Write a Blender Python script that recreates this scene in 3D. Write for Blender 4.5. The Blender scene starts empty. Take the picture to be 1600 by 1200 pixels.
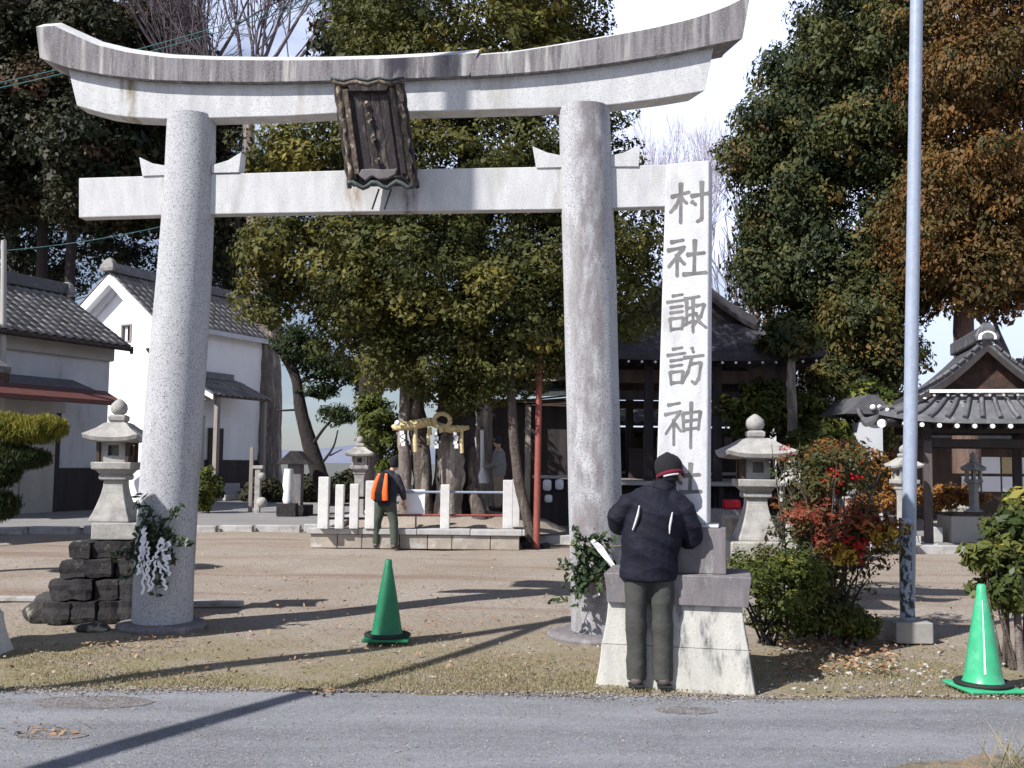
import bpy, bmesh, math, random
import numpy as np
from mathutils import Vector, Matrix
R = math.radians
SC = bpy.context.scene
COL = SC.collection

# ------------------------------------------------------------------ camera
CAMH = 1.59
PITCH = math.atan(120/1600); ROLL = R(0.65)
cam_d = bpy.data.cameras.new('camera'); cam = bpy.data.objects.new('camera', cam_d); COL.objects.link(cam)
CM = Matrix.Rotation(math.pi/2+PITCH, 4, 'X') @ Matrix.Rotation(ROLL, 4, 'Z')
cam.matrix_world = Matrix.Translation((0, 0, CAMH)) @ CM
cam_d.sensor_width = 36; cam_d.lens = 36; cam_d.clip_end = 3000; cam_d.clip_start = .05
SC.camera = cam
# ------------------------------------------------------------------ light
SUN_AZ = R(50)      # the sun stands this far to the left of straight behind the camera
SUN_EL = R(42)
TO_SUN = Vector((-math.sin(SUN_AZ)*math.cos(SUN_EL), -math.cos(SUN_AZ)*math.cos(SUN_EL), math.sin(SUN_EL)))
sd = bpy.data.lights.new('sun', 'SUN'); sd.energy = 5.0; sd.angle = R(.5); sd.color = (1, .975, .945)
so = bpy.data.objects.new('sun', sd); COL.objects.link(so)
so.rotation_euler = TO_SUN.to_track_quat('Z', 'Y').to_euler()
W = bpy.data.worlds.new('World'); SC.world = W; W.use_nodes = True
nt = W.node_tree; nt.nodes.clear()
sky = nt.nodes.new('ShaderNodeTexSky'); sky.sky_type = 'NISHITA'; sky.sun_disc = False
sky.sun_elevation = SUN_EL; sky.sun_rotation = math.atan2(TO_SUN.x, TO_SUN.y)
sky.air_density = 1.0; sky.dust_density = .5; sky.ozone_density = 3.0
tc = nt.nodes.new('ShaderNodeTexCoord'); mp = nt.nodes.new('ShaderNodeMapping'); mp.inputs['Scale'].default_value = (1, 1, 1.8); mp.inputs['Location'].default_value = (11.9, 6.3, 2.59)
nz = nt.nodes.new('ShaderNodeTexNoise'); nz.inputs['Scale'].default_value = 1.5; nz.inputs['Detail'].default_value = 7; nz.inputs['Roughness'].default_value = .55
rp = nt.nodes.new('ShaderNodeMapRange'); rp.inputs[1].default_value = .40; rp.inputs[2].default_value = .52; rp.inputs[3].default_value = .24; rp.interpolation_type = 'SMOOTHSTEP'
sx = nt.nodes.new('ShaderNodeSeparateXYZ')
el = nt.nodes.new('ShaderNodeMapRange'); el.inputs[1].default_value = .04; el.inputs[2].default_value = .26; el.inputs[3].default_value = .62; el.interpolation_type = 'SMOOTHSTEP'
eh = nt.nodes.new('ShaderNodeMapRange'); eh.inputs[1].default_value = .40; eh.inputs[2].default_value = .60; eh.inputs[3].default_value = 1; eh.inputs[4].default_value = .04; eh.interpolation_type = 'SMOOTHSTEP'   # the veil thins out overhead
mh = nt.nodes.new('ShaderNodeMath'); mh.operation = 'MULTIPLY'
mu = nt.nodes.new('ShaderNodeMath'); mu.operation = 'MULTIPLY'
mx = nt.nodes.new('ShaderNodeMix'); mx.data_type = 'RGBA'; mx.inputs[7].default_value = (14.6, 16.2, 21.5, 1)
bg = nt.nodes.new('ShaderNodeBackground'); bg.inputs[1].default_value = .050
wo = nt.nodes.new('ShaderNodeOutputWorld'); L = nt.links.new
L(tc.outputs['Generated'], mp.inputs[0]); L(mp.outputs[0], nz.inputs['Vector']); L(nz.outputs[0], rp.inputs[0])
L(tc.outputs['Generated'], sx.inputs[0]); L(sx.outputs[2], el.inputs[0]); L(rp.outputs[0], mu.inputs[0]); L(el.outputs[0], mh.inputs[0]); L(sx.outputs[2], eh.inputs[0]); L(eh.outputs[0], mh.inputs[1]); L(mh.outputs[0], mu.inputs[1])
L(mu.outputs[0], mx.inputs[0]); L(sky.outputs[0], mx.inputs[6]); L(mx.outputs[2], bg.inputs[0]); L(bg.outputs[0], wo.inputs[0])
SC.view_settings.view_transform = 'Standard'; SC.view_settings.look = 'None'
SC.view_settings.exposure = 0.54; SC.view_settings.gamma = 1; SC.view_settings.use_curve_mapping = False

# ------------------------------------------------------------------ picture <-> place
C3 = CM.to_3x3()
def ray(px, py): return C3 @ Vector(((px-800)/1600, -(py-600)/1600, -1))
def G(px, py, z=0.0):
    d = ray(px, py); t = (z-CAMH)/d.z; return Vector((d.x*t, d.y*t, z))
def P(px, py, Y):
    d = ray(px, py); t = Y/d.y; return Vector((d.x*t, Y, CAMH+d.z*t))
def onplane(px, py, O, n):
    d = ray(px, py); c = Vector((0, 0, CAMH)); t = (O-c).dot(n)/d.dot(n); return c+d*t

# ------------------------------------------------------------------ materials
def _nt(name):
    m = bpy.data.materials.new(name); m.use_nodes = True; n = m.node_tree
    b = n.nodes['Principled BSDF']; return m, n, b
def _noise(n, vec, scale, detail=6, rough=.6):
    t = n.nodes.new('ShaderNodeTexNoise'); t.inputs['Scale'].default_value = scale; t.inputs['Detail'].default_value = detail
    t.inputs['Roughness'].default_value = rough; n.links.new(vec, t.inputs['Vector']); return t.outputs[0]
def _map(n, s=(1, 1, 1), coord='Object'):
    c = n.nodes.new('ShaderNodeTexCoord'); m = n.nodes.new('ShaderNodeMapping'); m.inputs['Scale'].default_value = s
    n.links.new(c.outputs[coord], m.inputs[0]); return m.outputs[0]
def _rng(n, v, a, b, c=0, d=1):
    r = n.nodes.new('ShaderNodeMapRange'); r.inputs[1].default_value = a; r.inputs[2].default_value = b
    r.inputs[3].default_value = c; r.inputs[4].default_value = d; n.links.new(v, r.inputs[0]); return r.outputs[0]
def _mix(n, f, a, b, mode='MIX'):
    m = n.nodes.new('ShaderNodeMix'); m.data_type = 'RGBA'; m.blend_type = mode
    for i, v in ((0, f), (6, a), (7, b)):
        if hasattr(v, 'is_linked') or hasattr(v, 'links'): n.links.new(v, m.inputs[i])
        elif i == 0: m.inputs[0].default_value = v
        else: m.inputs[i].default_value = (*v, 1) if len(v) == 3 else v
    return m.outputs[2]
def _bump(n, b, h, strength, dist=.01):
    u = n.nodes.new('ShaderNodeBump'); u.inputs['Strength'].default_value = strength; u.inputs['Distance'].default_value = dist
    n.links.new(h, u.inputs['Height']); n.links.new(u.outputs[0], b.inputs['Normal'])
def mat(name, c1, c2=None, scale=6, rough=.8, bump=.3, bscale=40, bdist=.006, c3=None, s3=1.2, t3=(.5, .62), stretch=(1, 1, 1), spec=.3, metal=0, c4=None, s4=120, t4=(.6, .68), rnd=0):
    m, n, b = _nt(name); v = _map(n, stretch); c2 = c2 or tuple(x*.8 for x in c1)
    col = _mix(n, _rng(n, _noise(n, v, scale), .35, .65), c1, c2)
    if c3: col = _mix(n, _rng(n, _noise(n, v, s3, 8, .65), *t3), col, c3)
    if c4: col = _mix(n, _rng(n, _noise(n, _map(n), s4, 2), *t4), col, c4)
    if rnd:
        oi = n.nodes.new('ShaderNodeObjectInfo'); col = _mix(n, 1.0, col, _mix(n, oi.outputs['Random'], (1-rnd,)*3, (1+rnd,)*3), 'MULTIPLY')
    n.links.new(col, b.inputs['Base Color']); b.inputs['Roughness'].default_value = rough
    b.inputs['Specular IOR Level'].default_value = spec; b.inputs['Metallic'].default_value = metal
    if bump: _bump(n, b, _noise(n, _map(n), bscale, 5, .7), bump, bdist)
    return m
def leafmat(name, stops, rough=.55, transl=.25):
    m, n, b = _nt(name); a = n.nodes.new('ShaderNodeAttribute'); a.attribute_name = 'tint'
    r = n.nodes.new('ShaderNodeValToRGB'); e = r.color_ramp.elements
    while len(e) < len(stops): e.new(.5)
    for i, (p, c) in enumerate(stops): e[i].position = p; e[i].color = (*c, 1)
    n.links.new(a.outputs['Fac'], r.inputs[0]); n.links.new(r.outputs[0], b.inputs['Base Color'])
    b.inputs['Roughness'].default_value = rough; b.inputs['Specular IOR Level'].default_value = .16
    t = n.nodes.new('ShaderNodeBsdfTranslucent'); n.links.new(r.outputs[0], t.inputs[0])
    x = n.nodes.new('ShaderNodeMixShader'); x.inputs[0].default_value = transl
    o = n.nodes['Material Output']; n.links.new(b.outputs[0], x.inputs[1]); n.links.new(t.outputs[0], x.inputs[2]); n.links.new(x.outputs[0], o.inputs[0])
    return m
MT = {}
GR = dict(bump=.5, bscale=55, bdist=.008, spec=.25)
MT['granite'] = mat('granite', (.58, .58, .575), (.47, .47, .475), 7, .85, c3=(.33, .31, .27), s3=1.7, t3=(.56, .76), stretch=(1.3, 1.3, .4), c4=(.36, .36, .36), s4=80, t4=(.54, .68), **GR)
MT['granite_pillar'] = mat('granite_pillar', (.46, .46, .475), (.39, .39, .40), 4, .88, c3=(.20, .19, .185), s3=1.6, t3=(.53, .72), stretch=(1.4, 1.4, .35), c4=(.19, .19, .20), s4=78, t4=(.50, .66), **GR)
MT['granite_stained'] = mat('granite_stained', (.52, .52, .52), (.38, .37, .37), 4, .88, c3=(.215, .19, .195), s3=1.6, t3=(.48, .66), stretch=(1.8, 1.8, .20), c4=(.19, .19, .20), s4=78, t4=(.50, .66), **GR)
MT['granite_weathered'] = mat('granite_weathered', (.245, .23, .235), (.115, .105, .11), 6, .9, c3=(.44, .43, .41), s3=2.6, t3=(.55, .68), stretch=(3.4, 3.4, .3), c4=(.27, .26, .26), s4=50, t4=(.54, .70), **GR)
MT['granite_old'] = mat('granite_old', (.42, .40, .35), (.30, .28, .25), 6, .92, c3=(.13, .12, .12), s3=3.5, t3=(.55, .7), c4=(.55, .53, .46), s4=45, t4=(.6, .7), **GR)
MT['granite_lantern'] = mat('granite_lantern', (.41, .395, .365), (.28, .268, .25), 7, .92, c3=(.20, .18, .19), s3=4.5, t3=(.52, .68), c4=(.24, .23, .23), s4=60, t4=(.58, .7), **GR)
MT['cap_stone'] = mat('cap_stone', (.20, .182, .186), (.13, .12, .124), 7, .9, c3=(.34, .33, .315), s3=3.5, t3=(.56, .68), stretch=(2, 2, .5), **GR)
MT['pedestal_stone'] = mat('pedestal_stone', (.50, .485, .44), (.40, .39, .355), 5, .9, c3=(.10, .098, .10), s3=2.8, t3=(.56, .66), stretch=(1.8, 1.8, .5), c4=(.37, .36, .34), s4=60, t4=(.56, .68), **GR)
MT['slab_white'] = mat('slab_white', (.58, .58, .59), (.50, .50, .51), 6, .85, c3=(.36, .345, .33), s3=2.6, t3=(.54, .70), stretch=(1.5, 1.5, .5), c4=(.42, .42, .43), s4=60, t4=(.62, .72), **GR)
MT['carved'] = mat('carved', (.13, .125, .12), (.20, .195, .19), 14, .95, bump=.3)
MT['dark_stone'] = mat('dark_stone', (.040, .037, .037), (.022, .020, .022), 7, .93, c3=(.15, .145, .11), s3=5, t3=(.60, .72), bump=.8, bscale=22, bdist=.02, rnd=.25)
MT['rock'] = mat('rock', (.06, .056, .054), (.035, .032, .032), 5, .93, c3=(.26, .25, .19), s3=6, t3=(.52, .6), bump=.8, bscale=18, bdist=.03)
MT['post_stone'] = mat('post_stone', (.60, .59, .57), (.50, .49, .47), 8, .85, c3=(.36, .35, .32), s3=5, t3=(.58, .7), bump=.3, rnd=.07)
MT['ledge_stone'] = mat('ledge_stone', (.36, .31, .26), (.27, .24, .20), 5, .9, c3=(.46, .44, .41), s3=3, t3=(.52, .64), bump=.5, rnd=.18)
MT['coping'] = mat('coping', (.43, .42, .41), (.34, .33, .32), 6, .9, c3=(.24, .22, .19), s3=4, t3=(.56, .7), bump=.4, rnd=.1)
MT['concrete'] = mat('concrete', (.34, .33, .31), (.27, .26, .24), 6, .9, bump=.4)
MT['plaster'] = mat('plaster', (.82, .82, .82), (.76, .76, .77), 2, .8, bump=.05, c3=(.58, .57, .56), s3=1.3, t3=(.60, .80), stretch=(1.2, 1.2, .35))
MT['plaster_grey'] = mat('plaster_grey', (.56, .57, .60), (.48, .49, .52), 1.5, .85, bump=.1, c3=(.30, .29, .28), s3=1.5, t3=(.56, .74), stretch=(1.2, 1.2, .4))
MT['mortar'] = mat('mortar', (.42, .40, .37), (.36, .34, .31), 2, .85, bump=.1)
MT['dark_wood'] = mat('dark_wood', (.045, .036, .036), (.024, .020, .021), 5, .75, stretch=(1, 1, .1), bump=.4, bscale=30)
MT['brown_wood'] = mat('brown_wood', (.085, .055, .04), (.05, .034, .028), 6, .75, stretch=(1, 1, .2), bump=.3)
MT['gable_wood'] = mat('gable_wood', (.055, .032, .024), (.025, .018, .016), 9, .8, c3=(.12, .045, .03), s3=4, t3=(.52, .66), bump=.4)
MT['post_wood'] = mat('post_wood', (.10, .082, .078), (.06, .05, .05), 7, .8, stretch=(4, 4, .3), bump=.3)
MT['grey_wood'] = mat('grey_wood', (.30, .26, .23), (.20, .17, .16), 7, .8, stretch=(4, 4, .3), bump=.3)
MT['tile'] = mat('tile', (.115, .115, .125), (.075, .075, .082), 7, .55, c3=(.19, .185, .18), s3=4, t3=(.55, .7), spec=.45, bump=.2, rnd=.3)
MT['tile_old'] = mat('tile_old', (.215, .20, .19), (.13, .12, .12), 9, .7, c3=(.31, .28, .25), s3=6, t3=(.55, .68), bump=.3, rnd=.35)
MT['white_paint'] = mat('white_paint', (.80, .80, .78), (.72, .72, .70), 9, .6, bump=.1)
MT['bark_roof'] = mat('bark_roof', (.06, .055, .065), (.04, .036, .042), 5, .8, c3=(.10, .09, .10), s3=2, t3=(.5, .7), bump=.5)
MT['red_metal'] = mat('red_metal', (.14, .055, .046), (.11, .045, .04), 6, .6, bump=.1)
MT['rust_pole'] = mat('rust_pole', (.28, .075, .055), (.20, .06, .05), 12, .6, bump=.1)
MT['bark'] = mat('bark', (.13, .105, .088), (.065, .05, .045), 8, .95, c3=(.32, .28, .24), s3=2.2, t3=(.54, .66), stretch=(2, 2, .4), bump=1, bscale=14, bdist=.05)
MT['bark_pale'] = mat('bark_pale', (.22, .185, .16), (.12, .098, .088), 5, .95, c3=(.44, .39, .34), s3=2, t3=(.52, .66), stretch=(2, 2, .35), bump=1, bscale=9, bdist=.06)
MT['bark_dark'] = mat('bark_dark', (.045, .036, .034), (.025, .02, .02), 8, .95, stretch=(2, 2, .4), bump=.8, bscale=14, bdist=.04)
MT['bark_cedar'] = mat('bark_cedar', (.17, .11, .085), (.09, .06, .05), 8, .95, stretch=(3, 3, .2), bump=.8, bscale=14, bdist=.03)
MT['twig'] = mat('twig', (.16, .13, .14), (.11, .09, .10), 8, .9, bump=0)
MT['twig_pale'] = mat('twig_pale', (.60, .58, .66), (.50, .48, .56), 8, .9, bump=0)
MT['pole_metal'] = mat('pole_metal', (.29, .335, .42), (.25, .29, .37), 14, .5, bump=.15, spec=.5, c4=(.38, .42, .48), s4=90)
MT['sheet_print'] = mat('sheet_print', (.36, .42, .52), (.33, .38, .48), 14, .5, bump=0, c3=(.035, .05, .05), s3=19, t3=(.49, .53), stretch=(1, 1, .55))
MT['cable'] = mat('cable', (.02, .02, .022), None, 5, .5, bump=0)
MT['cable_green'] = mat('cable_green', (.10, .24, .24), None, 5, .5, bump=0)
MT['cone_dark'] = mat('cone_dark', (.010, .17, .072), (.008, .14, .06), 10, .48, bump=.1, spec=.4, c3=(.06, .16, .10), s3=9, t3=(.55, .75))
MT['cone_light'] = mat('cone_light', (.045, .40, .19), (.035, .34, .16), 10, .36, bump=.1, spec=.5, c3=(.13, .42, .26), s3=8, t3=(.52, .72), c4=(.10, .26, .17), s4=40, t4=(.60, .7))
MT['cone_sheen'] = mat('cone_sheen', (.55, .80, .66), None, 10, .25, bump=0, spec=.6)
MT['rubber'] = mat('rubber', (.022, .024, .024), None, 10, .7, bump=.1)
MT['straw'] = mat('straw', (.62, .50, .27), (.42, .33, .16), 30, .85, bump=.8, bscale=120, stretch=(1, 1, 1))
MT['paper'] = mat('paper', (.84, .84, .86), (.78, .78, .82), 5, .7, bump=.05)
MT['sign_white'] = mat('sign_white', (.76, .77, .80), (.70, .71, .75), 4, .5, bump=0)
MT['old_board'] = mat('old_board', (.040, .030, .030), (.018, .014, .017), 14, .6, c3=(.125, .10, .08), s3=4, t3=(.54, .66), stretch=(6, 6, .4), bump=.5)
MT['gilt'] = mat('gilt', (.15, .11, .072), (.035, .028, .024), 26, .6, c3=(.42, .36, .28), s3=14, t3=(.55, .65), bump=.4)
MT['verdigris'] = mat('verdigris', (.075, .092, .092), (.035, .04, .042), 18, .7, bump=.3)
MT['jacket'] = mat('jacket', (.013, .0135, .024), (.008, .008, .014), 6, .72, bump=.6, bscale=13, bdist=.02, spec=.16)
MT['piping'] = mat('piping', (.62, .60, .60), None, 6, .6, bump=0)
MT['trousers'] = mat('trousers', (.060, .060, .054), (.046, .046, .042), 9, .9, bump=.5, bscale=16, bdist=.015)
MT['trousers_green'] = mat('trousers_green', (.062, .078, .058), (.05, .06, .046), 9, .9, bump=.3)
MT['jacket_navy'] = mat('jacket_navy', (.03, .032, .045), (.022, .022, .03), 6, .8, bump=.3)
MT['jacket_grey'] = mat('jacket_grey', (.23, .23, .23), (.18, .18, .185), 6, .85, bump=.3)
MT['beige'] = mat('beige', (.30, .23, .17), None, 6, .85, bump=.2)
MT['orange'] = mat('orange', (.75, .14, .02), (.66, .11, .02), 8, .6, bump=.1)
MT['skin'] = mat('skin', (.50, .29, .20), (.46, .26, .18), 8, .55, bump=.05)
MT['cap_knit'] = mat('cap_knit', (.014, .014, .017), None, 60, .95, bump=.5, bscale=120)
MT['maroon'] = mat('maroon', (.14, .012, .028), None, 60, .9, bump=.4, bscale=120)
MT['shoe'] = mat('shoe', (.12, .10, .09), (.05, .045, .042), 20, .7, bump=.1)
MT['red_cloth'] = mat('red_cloth', (.45, .015, .03), None, 6, .8, bump=.1)
MT['glass'] = mat('glass', (.03, .035, .04), None, 3, .12, bump=0, spec=.6)
MT['reed'] = mat('reed', (.50, .40, .22), (.40, .31, .17), 20, .8, bump=.3)
MT['pebble'] = mat('pebble', (.46, .43, .40), (.28, .26, .24), 3, .8, bump=.2)
MT['patch'] = mat('patch', (.12, .105, .10), (.20, .185, .18), 9, .9, c4=(.27, .25, .25), s4=60, t4=(.52, .62), bump=1, bscale=30, bdist=.02)
MT['field'] = mat('field', (.10, .11, .10), (.14, .14, .12), .2, 1, bump=0)
MT['hill'] = mat('hill', (.15, .17, .22), (.19, .20, .27), .02, 1, bump=0)  # bluish tint puts distance haze into the hill colour

# ground: trodden earth, sand and thin winter grass
def ground_mat():
    m, n, b = _nt('earth'); v = _map(n)
    col = _mix(n, _rng(n, _noise(n, v, .55, 8, .62), .38, .62), (.295, .243, .194), (.355, .308, .262))
    col = _mix(n, _rng(n, _noise(n, _map(n, (.16, 1.1, 1)), 1.0, 6, .6), .52, .66), col, (.245, .175, .135))
    col = _mix(n, _rng(n, _noise(n, v, 34, 4, .6), .50, .68), col, (.135, .10, .08))
    sp = n.nodes.new('ShaderNodeSeparateXYZ'); n.links.new(v, sp.inputs[0])
    near = _rng(n, sp.outputs[1], 8.1, 10.6, 1, 0)
    add = n.nodes.new('ShaderNodeMath'); add.operation = 'MULTIPLY'; n.links.new(near, add.inputs[0])
    n.links.new(_rng(n, _noise(n, v, 1.5, 8, .68), .36, .56), add.inputs[1])
    g = _mix(n, _rng(n, _noise(n, v, 55, 4, .7), .42, .62), (.165, .145, .070), (.31, .26, .165))
    col = _mix(n, add.outputs[0], col, g)
    col = _mix(n, _rng(n, _noise(n, v, 90, 2), .60, .68), col, (.44, .39, .34))
    n.links.new(col, b.inputs['Base Color']); b.inputs['Roughness'].default_value = .95; b.inputs['Specular IOR Level'].default_value = .1
    _bump(n, b, _noise(n, v, 28, 8, .75), .7, .03); return m
def asphalt_mat(name, a, c, grit=(.36, .35, .36)):
    m, n, b = _nt(name); v = _map(n)
    col = _mix(n, _rng(n, _noise(n, _map(n, (.25, 1.2, 1)), 1.6, 6, .6), .40, .62), a, c)
    col = _mix(n, _rng(n, _noise(n, v, 85, 3, .7), .54, .66), col, grit)
    col = _mix(n, _rng(n, _noise(n, v, 60, 3, .7), .60, .70), col, (.09, .09, .10))
    vo = n.nodes.new('ShaderNodeTexVoronoi'); vo.feature = 'DISTANCE_TO_EDGE'; vo.inputs['Scale'].default_value = .55
    wv = n.nodes.new('ShaderNodeVectorMath'); wv.operation = 'ADD'; tn = n.nodes.new('ShaderNodeTexNoise'); tn.inputs['Scale'].default_value = 1.8; tn.inputs['Detail'].default_value = 6; n.links.new(v, tn.inputs['Vector']); n.links.new(v, wv.inputs[0]); n.links.new(tn.outputs[1], wv.inputs[1]); n.links.new(wv.outputs[0], vo.inputs['Vector'])
    crk = _rng(n, vo.outputs[0], .0015, .006, .22, 0)
    col = _mix(n, crk, col, (.07, .068, .07))
    col = _mix(n, _rng(n, _noise(n, v, 2.2, 8, .7), .58, .72, 0, .5), col, (.13, .125, .13))
    n.links.new(col, b.inputs['Base Color']); b.inputs['Roughness'].default_value = .85; b.inputs['Specular IOR Level'].default_value = .2
    _bump(n, b, _noise(n, v, 95, 4, .8), .8, .008); return m
def stain_shade_bands(name, base, bands):  # upright bands of stain and of painted shadow over a base stone
    m = MT[base].copy(); m.name = name; n = m.node_tree; b = n.nodes['Principled BSDF']; col = b.inputs['Base Color'].links[0].from_socket; v = _map(n)
    sp = n.nodes.new('ShaderNodeSeparateXYZ'); n.links.new(v, sp.inputs[0]); wob = _noise(n, _map(n, (9, 9, 3)), 1.2, 5, .6)
    for s0, w, c, k in bands:
        sub = n.nodes.new('ShaderNodeMath'); sub.operation = 'SUBTRACT'; n.links.new(sp.outputs[0], sub.inputs[0]); sub.inputs[1].default_value = s0
        ab = n.nodes.new('ShaderNodeMath'); ab.operation = 'ABSOLUTE'; n.links.new(sub.outputs[0], ab.inputs[0])
        mm = n.nodes.new('ShaderNodeMath'); mm.operation = 'MULTIPLY'; n.links.new(_rng(n, ab.outputs[0], w*.3, w, k, 0), mm.inputs[0]); n.links.new(_rng(n, wob, .35, .6), mm.inputs[1])
        col = _mix(n, mm.outputs[0], col, c)
    n.links.new(col, b.inputs['Base Color']); MT[name] = m
MT['earth'] = ground_mat()
MT['asphalt'] = asphalt_mat('asphalt', (.165, .167, .182), (.240, .243, .262))
MT['gravel_lane'] = asphalt_mat('gravel_lane', (.20, .19, .185), (.25, .238, .228))
MT['grass_patch'] = mat('grass_patch', (.24, .21, .15), (.14, .12, .08), 9, .95, bump=.8, bscale=40, bdist=.03, c3=(.30, .22, .15), s3=3, t3=(.5, .6))

MT['leaf_main'] = leafmat('leaf_main', [(0, (.022, .030, .012)), (.35, (.055, .064, .019)), (.7, (.118, .110, .028)), (1, (.22, .175, .034))])
MT['leaf_dark'] = leafmat('leaf_dark', [(0, (.012, .017, .010)), (.5, (.026, .031, .015)), (.85, (.050, .042, .020)), (1, (.080, .046, .028))], transl=.12)
MT['leaf_cypress'] = leafmat('leaf_cypress', [(0, (.014, .024, .013)), (.4, (.036, .048, .019)), (.75, (.078, .080, .025)), (1, (.14, .090, .028))], transl=.15)
MT['leaf_brown'] = leafmat('leaf_brown', [(0, (.035, .042, .016)), (.3, (.085, .062, .022)), (.65, (.165, .080, .026)), (1, (.13, .12, .035))], transl=.2)
MT['leaf_pine'] = leafmat('leaf_pine', [(0, (.05, .075, .018)), (.5, (.15, .155, .025)), (1, (.27, .23, .04))])
MT['leaf_pine_dark'] = leafmat('leaf_pine_dark', [(0, (.016, .028, .012)), (.6, (.032, .048, .016)), (1, (.07, .08, .02))])
MT['leaf_bush'] = leafmat('leaf_bush', [(0, (.022, .038, .014)), (.5, (.060, .078, .022)), (.88, (.12, .13, .035)), (1, (.42, .34, .08))], rough=.32)
MT['leaf_green'] = leafmat('leaf_green', [(0, (.035, .055, .014)), (.5, (.09, .105, .022)), (1, (.20, .19, .04))])
MT['leaf_nandina'] = leafmat('leaf_nandina', [(0, (.035, .050, .018)), (.32, (.085, .070, .022)), (.55, (.19, .065, .030)), (.8, (.27, .030, .030)), (1, (.36, .20, .03))])
MT['leaf_rust'] = leafmat('leaf_rust', [(0, (.07, .07, .02)), (.5, (.23, .11, .035)), (1, (.38, .17, .05))])
MT['leaf_yellow'] = leafmat('leaf_yellow', [(0, (.20, .15, .03)), (.5, (.45, .28, .03)), (1, (.55, .40, .06))])
MT['leaf_spray'] = leafmat('leaf_spray', [(0, (.018, .040, .022)), (1, (.09, .115, .055))], rough=.35)
MT['berry'] = leafmat('berry', [(0, (.30, .01, .01)), (1, (.45, .03, .02))], transl=0)
MT['litter'] = leafmat('litter', [(0, (.16, .095, .055)), (.5, (.30, .17, .09)), (.8, (.30, .20, .12)), (1, (.46, .38, .28))], transl=0, rough=.9)
MT['grass'] = leafmat('grass', [(0, (.11, .105, .045)), (.5, (.26, .22, .12)), (1, (.42, .36, .24))], transl=.2, rough=.8)

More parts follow.
